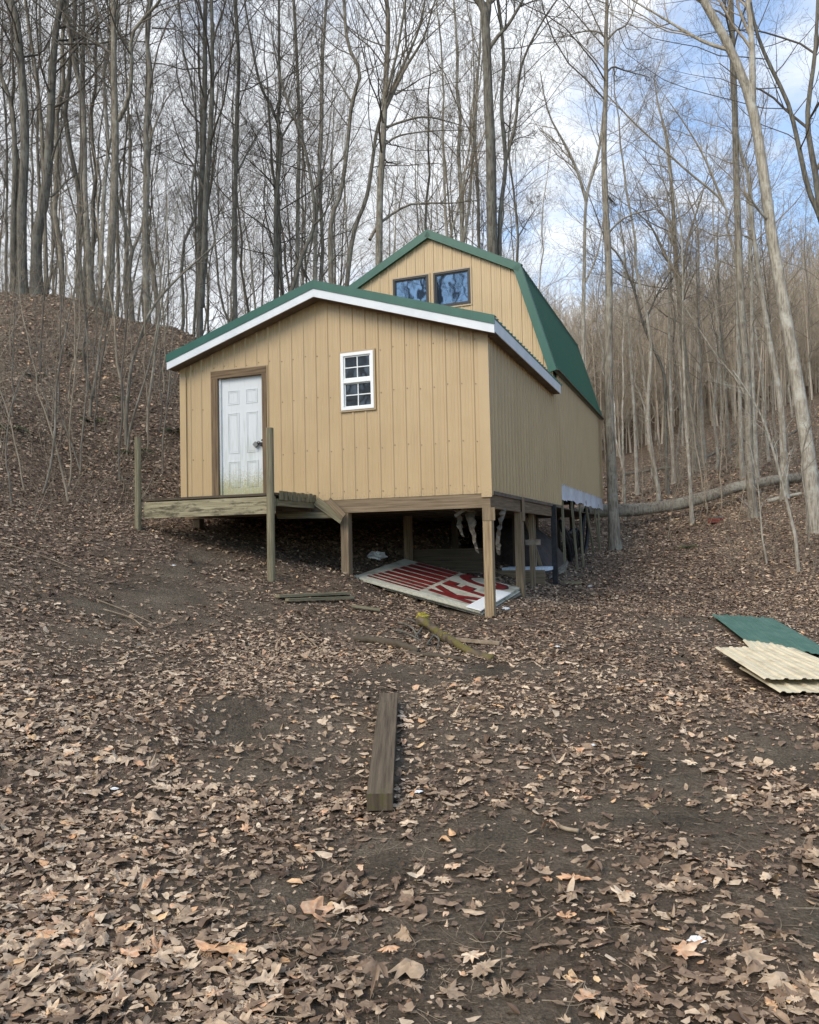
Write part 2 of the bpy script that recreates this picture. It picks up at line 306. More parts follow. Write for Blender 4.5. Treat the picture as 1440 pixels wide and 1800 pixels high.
def barkmat(name, c1, c2, c3, sc=1.0):
    def ex(t, bs, col):
        g = N(t, 'ShaderNodeTexCoord'); nz = N(t, 'ShaderNodeTexNoise', inp={'Scale': 2.1, 'Detail': 5, 'Roughness': .7}); L(t, g.outputs['Object'], nz.inputs['Vector'])
        mr = N(t, 'ShaderNodeMapRange', inp={1: .50, 2: .66}); L(t, nz.outputs[0], mr.inputs[0])
        mm = N(t, 'ShaderNodeMix', data_type='RGBA'); L(t, mr.outputs[0], mm.inputs[0]); L(t, col.outputs[0], mm.inputs[6]); mm.inputs[7].default_value = (*c3, 1)
        L(t, mm.outputs[2], bs.inputs['Base Color'])
    return mat(name, c1, c2, .95, (22*sc,22*sc,3.2*sc), 'Object', 6, (.34,.64), .03, (30*sc,30*sc,4*sc), extra=ex, spec=.1)
M_BARKD = barkmat('dark_furrowed_bark', (.07,.062,.050), (.20,.18,.145), (.19,.185,.15))
M_BARKG = barkmat('grey_brown_bark', (.108,.092,.070), (.30,.262,.205), (.32,.30,.24))
M_BARKP = barkmat('pale_tan_bark', (.20,.175,.135), (.46,.41,.33), (.50,.475,.40))
M_TWIG = mat('brown_twigs', (.13,.11,.088), (.20,.175,.14), .9, (2,2,2), spec=.1)
M_TWIGD = mat('dark_twigs', (.085,.073,.058), (.14,.12,.098), .9, (2,2,2), spec=.1)
M_TWIGP = mat('tan_twigs', (.25,.205,.145), (.38,.315,.23), .9, (2,2,2), spec=.1)
M_STICK = mat('dry_sticks', (.14,.10,.06), (.32,.25,.17), .9, (6,6,6))
M_FERN = mat('winter_fern', (.035,.075,.02), (.08,.13,.04), .8, (9,9,9))
# ground: soil + matted leaf fragments
m = bpy.data.materials.new('leafy_forest_soil'); m.use_nodes = True; t = m.node_tree; b = t.nodes['Principled BSDF']; b.inputs['Roughness'].default_value = .95; b.inputs['Specular IOR Level'].default_value = .15
g = N(t, 'ShaderNodeTexCoord')
def vor(scale, rnd=1.0):
    wn = N(t, 'ShaderNodeTexNoise', inp={'Scale': scale*.9, 'Detail': 2}); L(t, g.outputs['Object'], wn.inputs['Vector'])
    ad = N(t, 'ShaderNodeVectorMath', operation='MULTIPLY_ADD'); L(t, wn.outputs['Color'], ad.inputs[0]); ad.inputs[1].default_value = (1.2/scale,)*3; L(t, g.outputs['Object'], ad.inputs[2])
    v = N(t, 'ShaderNodeTexVoronoi', inp={'Scale': scale, 'Randomness': rnd}); L(t, ad.outputs[0], v.inputs['Vector']); return v
v1 = vor(26); v2 = vor(11)
def ramp(src, stops):
    r = N(t, 'ShaderNodeValToRGB'); L(t, src, r.inputs[0]); e = r.color_ramp.elements
    while len(e) < len(stops): e.new(.5)
    for q, (p_, c_) in zip(e, stops): q.position = p_; q.color = (*c_, 1)
    return r
sp = N(t, 'ShaderNodeSeparateColor'); L(t, v1.outputs['Color'], sp.inputs[0])
r1 = ramp(sp.outputs[0], [(0,(.06,.043,.03)),(.35,(.12,.085,.06)),(.6,(.18,.128,.09)),(.8,(.26,.18,.125)),(1,(.40,.30,.21))])
sp2 = N(t, 'ShaderNodeSeparateColor'); L(t, v2.outputs['Color'], sp2.inputs[0])
r2 = ramp(sp2.outputs[0], [(0,(.055,.038,.027)),(.4,(.13,.087,.06)),(.75,(.22,.15,.10)),(1,(.36,.26,.185))])
mxa = N(t, 'ShaderNodeMix', data_type='RGBA', inp={0: .45}); L(t, r1.outputs[0], mxa.inputs[6]); L(t, r2.outputs[0], mxa.inputs[7])
ns = N(t, 'ShaderNodeTexNoise', inp={'Scale': 60.0, 'Detail': 6, 'Roughness': .7}); L(t, g.outputs['Object'], ns.inputs['Vector'])
rs = ramp(ns.outputs[0], [(.28,(.085,.067,.045)),(.5,(.185,.148,.103)),(.72,(.34,.28,.205))])
at = N(t, 'ShaderNodeAttribute', attribute_name='litter')
nm = N(t, 'ShaderNodeTexNoise', inp={'Scale': 5.0, 'Detail': 5}); L(t, g.outputs['Object'], nm.inputs['Vector'])
ma = N(t, 'ShaderNodeMath', operation='MULTIPLY_ADD', inp={1: 1.0, 2: -.5}); L(t, nm.outputs[0], ma.inputs[0])
mb_ = N(t, 'ShaderNodeMath', operation='ADD', use_clamp=True); L(t, ma.outputs[0], mb_.inputs[0]); L(t, at.outputs['Fac'], mb_.inputs[1])
wet = N(t, 'ShaderNodeTexNoise', inp={'Scale': 1.1, 'Detail': 6, 'Roughness': .65}); L(t, g.outputs['Object'], wet.inputs['Vector']); wr = N(t, 'ShaderNodeMapRange', inp={1: .38, 2: .62, 3: .5, 4: 1.15}); L(t, wet.outputs[0], wr.inputs[0]); rsw = N(t, 'ShaderNodeVectorMath', operation='SCALE'); L(t, rs.outputs[0], rsw.inputs[0]); L(t, wr.outputs[0], rsw.inputs[3])
mxb = N(t, 'ShaderNodeMix', data_type='RGBA'); L(t, mb_.outputs[0], mxb.inputs[0]); L(t, rsw.outputs[0], mxb.inputs[6]); L(t, mxa.outputs[2], mxb.inputs[7])
L(t, mxb.outputs[2], b.inputs['Base Color'])
hh = N(t, 'ShaderNodeMath', operation='MULTIPLY_ADD', inp={1: .6}); L(t, v1.outputs['Distance'], hh.inputs[0]); L(t, ns.outputs[0], hh.inputs[2])
bp = N(t, 'ShaderNodeBump', inp={'Strength': 1.0, 'Distance': .05}); L(t, hh.outputs[0], bp.inputs['Height']); L(t, bp.outputs[0], b.inputs['Normal'])
M_SOIL = m
# leaf material: colour by per-leaf random attribute
m = bpy.data.materials.new('dead_leaves'); m.use_nodes = True; t = m.node_tree; b = t.nodes['Principled BSDF']; b.inputs['Roughness'].default_value = .7; b.inputs['Specular IOR Level'].default_value = .25
at = N(t, 'ShaderNodeAttribute', attribute_name='rnd')
rl = ramp(at.outputs['Fac'], [(0,(.072,.046,.030)),(.2,(.155,.102,.066)),(.40,(.26,.180,.118)),(.58,(.38,.275,.18)),(.76,(.51,.385,.262)),(.88,(.64,.50,.35)),(.95,(.52,.28,.15)),(1,(.66,.45,.24))])
g = N(t, 'ShaderNodeTexCoord'); nz = N(t, 'ShaderNodeTexNoise', inp={'Scale': 35.0, 'Detail': 4}); L(t, g.outputs['Object'], nz.inputs['Vector'])
mr = N(t, 'ShaderNodeMapRange', inp={1: .3, 2: .7, 3: .75, 4: 1.25}); L(t, nz.outputs[0], mr.inputs[0])
vs_ = N(t, 'ShaderNodeVectorMath', operation='SCALE'); L(t, rl.outputs[0], vs_.inputs[0]); L(t, mr.outputs[0], vs_.inputs[3]); L(t, vs_.outputs[0], b.inputs['Base Color'])
M_LEAF = m
# door: white paint with green-yellow algae on its foot
def doorx(t, bs, col):
    g = N(t, 'ShaderNodeTexCoord'); s = N(t, 'ShaderNodeSeparateXYZ'); L(t, g.outputs['Object'], s.inputs[0])
    nz = N(t, 'ShaderNodeTexNoise', inp={'Scale': 32.0, 'Detail': 8, 'Roughness': .85}); L(t, g.outputs['Object'], nz.inputs['Vector'])
    mp = N(t, 'ShaderNodeMapping'); mp.inputs['Scale'].default_value = (30, 30, 2.0); L(t, g.outputs['Object'], mp.inputs[0])
    n2 = N(t, 'ShaderNodeTexNoise', inp={'Scale': 1.0, 'Detail': 5}); L(t, mp.outputs[0], n2.inputs['Vector'])
    hz = N(t, 'ShaderNodeMapRange', inp={1: 3.25, 2: 2.5, 3: -.06, 4: .36}); L(t, s.outputs[2], hz.inputs[0])
    a = N(t, 'ShaderNodeMath', operation='ADD'); L(t, hz.outputs[0], a.inputs[0]); L(t, nz.outputs[0], a.inputs[1])
    m1 = N(t, 'ShaderNodeMapRange', inp={1: .64, 2: .80}); L(t, a.outputs[0], m1.inputs[0])
    x1 = N(t, 'ShaderNodeMix', data_type='RGBA'); x1.inputs[6].default_value = (.64,.655,.645,1); x1.inputs[7].default_value = (.36,.33,.16,1); L(t, m1.outputs[0], x1.inputs[0])
    gz = N(t, 'ShaderNodeMapRange', inp={1: 4.0, 2: 3.3, 3: -.15, 4: .0}); L(t, s.outputs[2], gz.inputs[0])
    a2 = N(t, 'ShaderNodeMath', operation='ADD'); L(t, gz.outputs[0], a2.inputs[0]); L(t, n2.outputs[0], a2.inputs[1])
    m2 = N(t, 'ShaderNodeMapRange', inp={1: .42, 2: .64, 4: .55}); L(t, a2.outputs[0], m2.inputs[0])
    x2 = N(t, 'ShaderNodeMix', data_type='RGBA'); L(t, m2.outputs[0], x2.inputs[0]); L(t, x1.outputs[2], x2.inputs[6]); x2.inputs[7].default_value = (.42,.44,.38,1)
    L(t, x2.outputs[2], bs.inputs['Base Color'])
M_DOOR = mat('weathered_white_door_paint', (.74,.77,.78), None, .45, extra=doorx)
# ------------------------------------------------------------------ ground
def axis(lo, hi, c, n, k):
    a, b = math.asinh((lo-c)/k), math.asinh((hi-c)/k); return c + k*np.sinh(np.linspace(a, b, n))
gx = axis(-260, 320, 0.5, 430, 3.2); gy = axis(-70, 420, 5.0, 520, 3.6)
gx = axis(-260, 320, 0.5, 640, 3.2); gy = axis(-70, 420, 5.0, 780, 3.6); GX, GY = np.meshgrid(gx, gy); GZ = H(GX, GY)
BARE = [(-1.35,6.0,.4,.35,.8),(-3.6,9.0,.7,1.6,.4),(-4.4,12.5,.7,1.2,.4),(-2.6,7.2,.9,.9,.35),(2.6,8.0,.8,1.3,.3),(3.6,11.5,.9,2.0,.3),(4.6,15.5,1.0,2.2,.3),(2.0,6.2,.9,.9,.3),(-.5,3.0,.55,2.2,.35), (1.2,3.4,.9,1.0,.5), (-3.3,11.2,.75,1.9,.55), (.6,8.3,1.2,.45,.45), (-1.3,6.4,.7,.6,.5), (2.2,2.9,.9,.6,.5), (.55,4.6,.4,.8,.4), (6.0,12.8,1.6,.5,.4), (-1.2,5.2,.5,.35,.3), (.1,2.3,.8,.5,.4), (2.3,5.4,1.0,.35,.3), (-2.4,9.3,.8,.8,.35),(1.4,6.3,.5,.4,.3)]
def litter(x, y):
    v = .76 + .9*vnoise(x,y,.7,7) + .8*vnoise(x,y,2.2,8)
    for (cx, cy, rx, ry, s_) in BARE:
        v = v - (s_-.02)*np.exp(-(((x-cx)/rx)**2+((y-cy)/ry)**2))
    d = np.sqrt(x*x+y*y)
    v = v + np.clip((d-11)/8, 0, .35) + np.clip((3.2-d), 0, 1)*0
    return np.clip(v, .04, 1)
GL = litter(GX, GY)
ny, nx = GX.shape; idx = np.arange(nx*ny).reshape(ny, nx)
q = np.stack([idx[:-1,:-1], idx[:-1,1:], idx[1:,1:], idx[1:,:-1]], -1).reshape(-1, 4)
me = npmesh('ground', np.stack([GX, GY, GZ], -1).reshape(-1, 3), [q], smooth=True, attr={'litter': GL.ravel()})
tag(link('ground', me, M_SOIL), kind='structure')
# footprints where no leaf lies (filled by objects below)
KEEP = []   # list of (poly world xy)
def inpoly(x, y, poly):
    r = np.zeros(x.shape, bool); n = len(poly); j = n-1
    for i in range(n):
        xi, yi = poly[i]; xj, yj = poly[j]
        c = ((yi > y) != (yj > y)) & (x < (xj-xi)*(y-yi)/(yj-yi+1e-12)+xi); r ^= c; j = i
    return r
# ------------------------------------------------------------------ CABIN
cab = empty('cabin', BC, -AZ, 'tan metal sided cabin on wooden stilts with green roof and gambrel rear section', 'cabin')
FX0, FX1 = -5.66, .0; ZB = 2.32; EAV = 4.93; PK = 5.90; PX = -2.83
RIB = .2286
def rib_profile(x0, x1, extra, major=.016):
    xs = {round(x0,4): 0.0, round(x1,4): 0.0}
    k = math.floor(x0/RIB)-1
    pts = []
    while k*RIB < x1+RIB:
        c = k*RIB
        pts += [(c-.030,0),(c-.014,major),(c+.014,major),(c+.030,0),(c+.075,0),(c+.084,.0035),(c+.098,.0035),(c+.107,0),(c+.122,0),(c+.131,.0035),(c+.145,.0035),(c+.154,0)]
        k += 1
    pts.sort()
    if major > .02: pts = [(p[0]-.022 if i%12 in (0,1) else p[0]+.012 if i%12 in (2,3) else p[0], p[1]) for i, p in enumerate(pts)]
    px = np.array([p[0] for p in pts]); py = np.array([p[1] for p in pts])
    allx = sorted(set([round(p,4) for p in px if x0 < p < x1] + [round(x0,4), round(x1,4)] + [round(e,4) for e in extra if x0 < e < x1]))
    return [(x, float(np.interp(x, px, py))) for x in allx]
def ribwall(name, x0, x1, zb, zt, holes, place, parent, m, extra=(), major=.016):
    """place(x, out, z) -> local point; zt, zb functions of x; holes (xa,xb,za,zb)"""
    ex = list(extra)
    for hx in holes: ex += [hx[0], hx[1]]
    pr = rib_profile(x0, x1, ex, major); mb = MB()
    for (xa, oa), (xb, ob) in zip(pr[:-1], pr[1:]):
        xm = (xa+xb)/2; segs = [('b', 't')]
        hs = [hx for hx in holes if hx[0]-1e-6 < xm < hx[1]+1e-6]
        spans = []
        if hs:
            h_ = sorted(hs, key=lambda q: q[2]); lo = None
            cur = None
            for hx in h_:
                spans.append((cur, hx[2])); cur = hx[3]
            spans.append((cur, None))
        else: spans = [(None, None)]
        for lo, hi in spans:
            za0 = zb(xa) if lo is None else lo; za1 = zb(xb) if lo is None else lo
            zt0 = zt(xa) if hi is None else hi; zt1 = zt(xb) if hi is None else hi
            if zt0 <= za0 and zt1 <= za1: continue
            mb.add([place(xa,oa,za0), place(xb,ob,za1), place(xb,ob,zt1), place(xa,oa,zt0)], [(0,1,2,3)])
    return mb.build(name, m, parent)
slope = (PK-EAV)/(2.83)
DOORX0, DOORX1, DZ0, DZ1 = -4.875, -3.98, 2.42, 4.555
holes = [(-5.025, -3.893, 2.32, 4.69), (-2.49, -1.885, 3.79, 4.745)]
o = ribwall('front_wall', FX0, FX1, lambda x: ZB, lambda x: EAV+slope*(2.83-abs(x-PX))-.05, holes, lambda x, o_, z: (x, -.004-o_, z), cab, M_SIDE, extra=(PX,))
# backing walls (give the shell real thickness, keep light out)
mb = MB()
def slab_poly(mb, pts, y0, y1):
    n = len(pts); vs = [(x, y0, z) for x, z in pts]+[(x, y1, z) for x, z in pts]
    mb.add(vs, [tuple(range(n)), tuple(range(2*n-1, n-1, -1))]+[(i+n, (i+1) % n+n, (i+1) % n, i) for i in range(n)])
# wall core in pieces round the openings
slab_poly(mb, [(FX0+.02,2.33),(-5.025,2.33),(-5.025,EAV+.1),(FX0+.02,EAV-.08)], .03, .12)
slab_poly(mb, [(-5.025,4.69),(-3.893,4.69),(-3.893,EAV+.45),(-5.025,EAV+.1)], .03, .12)
slab_poly(mb, [(-3.893,2.33),(-2.49,2.33),(-2.49,PK-.18),(PX,PK-.12),(-3.893,EAV+.45)], .03, .12)
slab_poly(mb, [(-2.49,2.33),(-1.885,2.33),(-1.885,3.79),(-2.49,3.79)], .03, .12)
slab_poly(mb, [(-2.49,4.745),(-1.885,4.745),(-1.885,PK-.42),(-2.49,PK-.22)], .03, .12)
slab_poly(mb, [(-1.885,2.33),(-.02,2.33),(-.02,EAV-.08),(-1.885,PK-.42)], .03, .12)
mb.build('front_wall_core', M_WOODD, cab)
YG = 5.60; YF = 13.35; ZM = 2.84
o = ribwall('side_wall', 0.0, 5.98, lambda x: 2.36, lambda x: 4.98, [], lambda x, o_, z: (.004+o_, x, z), cab, M_SIDE, major=.030)
o = ribwall('rear_side_wall', 5.98, YF, lambda x: ZM, lambda x: 5.46, [], lambda x, o_, z: (-.004+o_, x, z), cab, M_SIDE, major=.030)
mb = MB(); mb.box(-.09,-.01,.12,5.97,2.37,5.0); mb.box(-.1,-.02,5.98,YF-.01,ZM+.01,5.42); mb.box(FX0+.01,FX0+.09,.12,YF-.02,2.4,5.2); mb.box(FX0+.09,-.1,YF-.12,YF-.02,ZM,5.4); mb.build('wall_core', M_WOODD, cab)
ribwall('left_wall', 0.0, YF, lambda x: 2.36, lambda x: 4.95, [], lambda x, o_, z: (FX0-.004-o_, x, z), cab, M_SIDE)
# corner trims
mb = MB(); mb.box(-.13, .035, -.036, -.024, 2.26, EAV-.02); mb.box(.024, .036, -.024, .07, 2.29, EAV); mb.build('corner_trim', M_SIDE, cab)
mb = MB(); mb.box(FX0-.03, FX0+.10, -.034, -.024, 2.30, EAV-.06); mb.build('corner_trim', M_SIDE, cab)
mb = MB(); mb.box(.02, .034, YF-.09, YF+.01, ZM, 5.42); mb.build('corner_trim', M_SIDE, cab)
mb = MB(); mb.box(.025,.036,5.95,6.02,2.36,5.2); mb.build('seam_trim', M_SIDE, cab)
# screws
mb = MB()
k = -24
for zc in (3.15, 4.05, 2.45, 4.75):
    for k in range(-25, 1):
        x = k*RIB+.045+.008*math.sin(k*3.1); 
        if not (FX0+.1 < x < -.1): continue
        if any(hx[0]-.05 < x < hx[1]+.05 and hx[2]-.05 < zc < hx[3]+.05 for hx in holes): continue
        z = zc+.02*math.sin(k*1.7)
        mb.cyl((x,-.002,z),(x,-.014,z),.013,.008,6)
mb.build('screws', M_SCREW, cab)['kind'] = 'stuff'
# addition roof ----------------------------------------------------------
OX0, OX1, OY = FX0-.10, .21, -.30
def rz(x): return 5.93-.315*abs(x-PX)      # top line of the rake metal
def roofstrip(mb, xa, xb, ya, yb, off0, off1):
    vs = []
    for y in (ya, yb):
        for x, of in ((xa,off0),(xb,off0),(xb,off1),(xa,off1)): vs.append((x, y, rz(x)+of))
    mb.add(vs, [(3,2,1,0),(4,5,6,7),(0,1,5,4),(2,3,7,6),(1,2,6,5),(0,4,7,3)])
mb = MB()
for xa, xb in ((OX0,PX),(PX,OX1)): roofstrip(mb, xa, xb, OY+.012, 5.45, -.045, -.012)
# raised ribs on the sheets
for xa, xb in ((OX0-.015,PX),(PX,OX1+.015)):
    y = OY+.2
    while y < 5.4:
        roofstrip(mb, xa, xb, y, y+.035, -.013, .006); y += RIB
mb.build('roof', M_GREEN, cab)
mb = MB()
for xa, xb in ((OX0-.01,PX),(PX,OX1+.01)): roofstrip(mb, xa, xb, OY-.012, OY+.008, -.128, .012); 
for xa, xb in ((OX0-.01,PX),(PX,OX1+.01)): roofstrip(mb, xa, xb, OY+.008, OY+.15, .007, .014)
mb.build('rake_trim', M_GREEN, cab)
mb = MB()
for xa, xb in ((OX0,PX),(PX,OX1)): roofstrip(mb, xa, xb, OY, OY+.02, -.262, -.128)
mb.build('rake_fascia', M_WHITE, cab)
mb = MB()
for xa, xb in ((OX0,PX),(PX,OX1)): roofstrip(mb, xa, xb, OY+.03, -.04, -.25, -.235)
mb.build('gable_soffit', M_SOFF, cab)
zr = rz(OX1)
mb = MB(); mb.box(OX1-.018, OX1, OY+.02, 5.3, zr-.235, zr-.05); mb.box(.04, OX1-.018, 5.28, 5.3, zr-.235, zr-.05); mb.build('eave_fascia', M_WHITE, cab)
mb = MB(); mb.box(.045, OX1-.02, -.03, 5.27, zr-.232, zr-.215); mb.build('eave_soffit', M_SOFF, cab)
zl = rz(OX0)
mb = MB(); mb.box(OX0, OX0+.018, OY+.02, 5.3, zl-.235, zl-.05); mb.build('eave_fascia', M_WHITE, cab)
# gambrel section -----------------------------------------------------------
gp = [(-5.72,5.36),(-4.99,7.78),(PX,8.90),(-.67,7.78),(.06,5.36)]   # centre line, outer metal
def gz(x):
    xs = [p[0] for p in gp]; zs = [p[1] for p in gp]; return float(np.interp(x, xs, zs))
gh = [(-3.765,-2.84,7.05,7.90),(-2.745,-1.825,7.05,7.905)]
ribwall('loft_gable_wall', FX0+.05, .0, lambda x: 4.7, lambda x: gz(x)-.05, gh, lambda x, o_, z: (x, YG-o_, z), cab, M_SIDE, extra=(PX,-4.99,-.67))
mb = MB()
for poly in ([(FX0+.08,5.2),(-3.765,5.2),(-3.765,8.25),(-4.95,7.66)], [(-3.765,5.2),(-2.84,5.2),(-2.84,7.05),(-3.765,7.05)], [(-2.745,5.2),(-1.825,5.2),(-1.825,7.05),(-2.745,7.05)],
             [(-2.84,5.2),(-2.745,5.2),(-2.745,8.7),(-2.84,8.7)], [(-3.765,7.9),(-2.84,7.9),(-2.84,8.7),(-3.765,8.25)], [(-2.745,7.905),(-1.825,7.905),(-1.825,8.25),(-2.745,8.7)], [(-1.825,5.2),(-.06,5.2),(-.7,7.66),(-1.825,8.25)]):
    slab_poly(mb, poly, YG+.03, YG+.1)
mb.build('loft_wall_core', M_WOODD, cab)
def gseg(mb, a, b, y0, y1, t0, t1, ext0=0, ext1=0):
    a = np.array(a, float); b = np.array(b, float); d = b-a; d /= np.linalg.norm(d); n = np.array([-d[1], d[0]])
    if n[1] < 0: n = -n
    a = a-d*ext0; b = b+d*ext1; vs = []
    for y in (y0, y1):
        for p, tt in ((a,t0),(b,t0),(b,t1),(a,t1)): q_ = p+n*tt; vs.append((q_[0], y, q_[1]))
    mb.add(vs, [(3,2,1,0),(4,5,6,7),(0,1,5,4),(2,3,7,6),(1,2,6,5),(0,4,7,3)])
GY0, GY1 = YG-.10, YF+.18
mb = MB(); mbt = MB()
segs = [(gp[1],gp[0],.02,.04),(gp[2],gp[1],0,.05),(gp[2],gp[3],0,.05),(gp[3],gp[4],.02,.04)]
for a, b, e0, e1 in segs:
    up = abs(a[0]-PX) < .01
    gseg(mb, a, b, GY0+.01, GY1, -.045, 0 if not up else .004, e0 if not up else 0, e1)
    y = GY0+.12
    while y < GY1-.05:
        gseg(mb, a, b, y-.016, y+.016, -.002, .021, 0, e1-.005); y += RIB
    gseg(mbt, a, b, GY0-.012, GY0+.008, -.155, .022, 0, e1+.005); gseg(mbt, a, b, GY0+.008, GY0+.14, .023, .028, 0, e1+.005)
    gseg(mbt, a, b, GY1-.14, GY1+.01, .023, .028, 0, e1)
# ridge cap
gseg(mbt, gp[2], gp[1], GY0+.142, GY1-.142, .022, .03, 0, -2.25); gseg(mbt, gp[2], gp[3], GY0+.142, GY1-.142, .022, .03, 0, -2.25)
mb.build('loft_roof', M_GREEN, cab); mbt.build('loft_roof_trim', M_GREEN, cab)
mb = MB()
for a, b, e0, e1 in segs: gseg(mb, a, b, GY0+.02, YG-.02, -.15, -.14, 0, 0)
mb.build('loft_soffit', M_GREEN, cab)
mb = MB(); slab_poly(mb, [(FX0+.1,ZM),(-.1,ZM),(-.1,5.3),(-.75,7.6),(PX,8.75),(-4.9,7.6),(FX0+.1,5.3)], YF-.02, YF); mb.build('rear_wall', M_SIDE, cab)
mb = MB(); gx_, = [.115]; mb.box(.0, .13, YG, YF+.1, 5.33, 5.345); mb.build('loft_eave_soffit', M_SOFF, cab)
def frame(mb, x0, x1, z0, z1, t_, ya, yb):
    mb.box(x0,x0+t_,ya,yb,z0,z1); mb.box(x1-t_,x1,ya,yb,z0,z1); mb.box(x0+t_,x1-t_,ya,yb,z0,z0+t_); mb.box(x0+t_,x1-t_,ya,yb,z1-t_,z1)
for (xa, xb, za, zb_) in gh:
    mb = MB(); frame(mb, xa+.012, xb-.012, za+.012, zb_-.012, .05, YG-.035, YG+.04)
    wdw = mb.build('loft_window', M_BLACK, cab)
    mb = MB(); frame(mb, xa-.022, xb+.022, za-.022, zb_+.022, .032, YG-.030, YG+.02); mb.build('window_trim', M_TANTRIM, wdw)
    mb = MB(); frame(mb, xa+.064, xb-.064, za+.064, zb_-.064, .022, YG-.012, YG+.03); mb.build('sash', M_BLACK, wdw)
    mb = MB(); mb.box(xa+.086, xb-.086, YG+.008, YG+.014, za+.086, zb_-.086); mb.build('pane', M_GLASSB, wdw)
    mb = MB(); mb.box(xa+.02, xb-.02, YG+.12, YG+.13, za, zb_); mb.build('blind_backing', M_BLACK, wdw)
# front window
xa, xb, za, zb_ = holes[1]
mb = MB(); frame(mb, xa-.02, xb+.02, za-.03, zb_+.02, .028, -.040, .01); win = mb.build('window', M_TANTRIM, cab)
mb = MB(); frame(mb, xa+.009, xb-.009, za, zb_-.009, .050, -.050, .02); mb.box(xa+.06, xb-.06, -.046, .02, (za+zb_)/2-.03, (za+zb_)/2+.03); mb.build('window_frame', M_VINYL, win)
zm = (za+zb_)/2
for (z0, z1, yy) in ((zm+.03, zb_-.059, -.012), (za+.05, zm-.03, .004)):
    mb = MB(); frame(mb, xa+.06, xb-.06, z0+.001, z1, .022 if yy < 0 else .016, yy-.014, yy+.012)
    xm = (xa+xb)/2; mb.box(xm-.008, xm+.008, yy-.011, yy+.004, z0+.02, z1-.02)
    zmm = (z0+z1)/2; mb.box(xa+.08, xm-.008, yy-.0105, yy+.004, zmm-.008, zmm+.008); mb.box(xm+.008, xb-.08, yy-.0105, yy+.004, zmm-.008, zmm+.008)
    sh = mb.build('sash', M_VINYL, win)
    mb = MB(); mb.box(xa+.07, xb-.07, yy+.006, yy+.010, z0+.01, z1-.01); mb.build('pane', M_GLASS, win)
mb = MB(); mb.box(xa+.01, xb-.01, .1, .12, za, zb_); mb.build('window_backing', M_BLACK, win)
# door
dr = empty('entrance_door', (0,0,0)); dr.parent = cab
mb = MB(); fx0, fx1 = -5.02, -3.898
mb.box(fx0, fx0+.135, -.045, .12, 2.36, 4.55); mb.box(fx1-.09, fx1, -.045, .12, 2.36, 4.55); mb.box(fx0, fx1, -.047, .12, 4.55, 4.685)
mb.build('door_frame', M_FRAMEW, dr)
mb = MB(); mb.box(fx0-.02, fx0-.002, -.035, 0, 2.36, 4.70); mb.box(fx1+.002, fx1+.02, -.035, 0, 2.36, 4.70); mb.box(fx0-.002, fx1+.002, -.036, 0, 4.687, 4.705); mb.build('door_trim', M_TANTRIM, dr)
mb = MB(); X0, X1 = fx0+.137, fx1-.092; mb.box(X0, X1, .035, .075, 2.40, 4.548); mb.box(X0,X0+.035,.0,.034,2.40,4.548)
slabo = mb.build('door_slab', M_DOOR, dr)
wd = X1-X0-.03; cx = (X0+X1)/2+.015
for ix in (-1, 1):
    px_ = cx+ix*.185*wd/.86
    for (z0, z1) in ((4.08,4.33),(3.22,3.93),(2.62,3.08)):
        mb = MB(); frame(mb, px_-.115, px_+.115, z0, z1, .014, .027, .0345); frame(mb, px_-.085, px_+.085, z0+.03, z1-.03, .008, .030, .0345); mb.build('door_panel', M_DOOR, slabo)
mb = MB(); zc = 3.36; mb.box(X1-.14, X1+.03, .012, .034, zc-.018, zc+.018); mb.cyl((X1-.045,.034,zc-.03),(X1-.045,-.035,zc-.03),.028,.026,12); mb.cyl((X1-.03,.034,zc+.05),(X1-.03,.0,zc+.05),.022,.02,12); mb.build('hasp', M_DARKM, dr)
lk = MB(); lk.beam((X1-.125,-.02,zc-.05),(X1-.175,-.02,zc+.01),.035,.072, up=(1,0,.8))
pl = lk.build('padlock', M_STEEL, dr)
mb = MB(); mb.cyl((X1-.13,-.02,zc-.01),(X1-.10,-.02,zc+.035),.006,.006,6); mb.cyl((X1-.10,-.02,zc+.035),(X1-.06,-.02,zc+.02),.006,.006,6); mb.cyl((X1-.06,-.02,zc+.02),(X1-.10,-.02,zc-.03),.006,.006,6); mb.build('shackle', M_DARKM, pl)
mb = MB(); mb.box(X0-.0, X1, -.03, .034, 2.37, 2.399); mb.build('threshold', M_WOODD, dr)
# floor frame ----------------------------------------------------------
mb = MB(); mb.box(-5.62, -.0, -.012, .03, 2.10, 2.315); mb.build('front_beam', M_WOODN, cab)
mb = MB()
for k in range(14): 
    x = -.25-k*.4; mb.box(x-.02, x+.02, .05, 5.3, 2.13, 2.30)
mb.build('floor_joists', M_WOODD, cab)['kind'] = 'stuff'
mb = MB(); mb.box(-5.6, -.03, .05, YF-.1, 2.302, 2.33); mb.build('subfloor', M_WOODD, cab)
mb = MB(); mb.box(-.035, .004, .032, 5.3, 2.09, 2.30); mb.build('side_beam', M_FRAMEW, cab)
mb = MB(); mb.box(-.02, .03, .15, 5.95, 2.301, 2.355); mb.build('sill_flashing', M_SOFF, cab)
mb = MB(); mb.box(-5.5, -.05, 5.35, 5.45, 2.09, 2.30); mb.build('cross_beam', M_WOODD, cab)
mb = MB(); mb.box(-5.6, -.06, 5.5, YF-.1, 2.70, 2.82); mb.build('rear_subfloor', M_WOODD, cab)
POST = .14
def gl(x, y): P = loc2w((x, y, 0)); return h1(P[0], P[1])
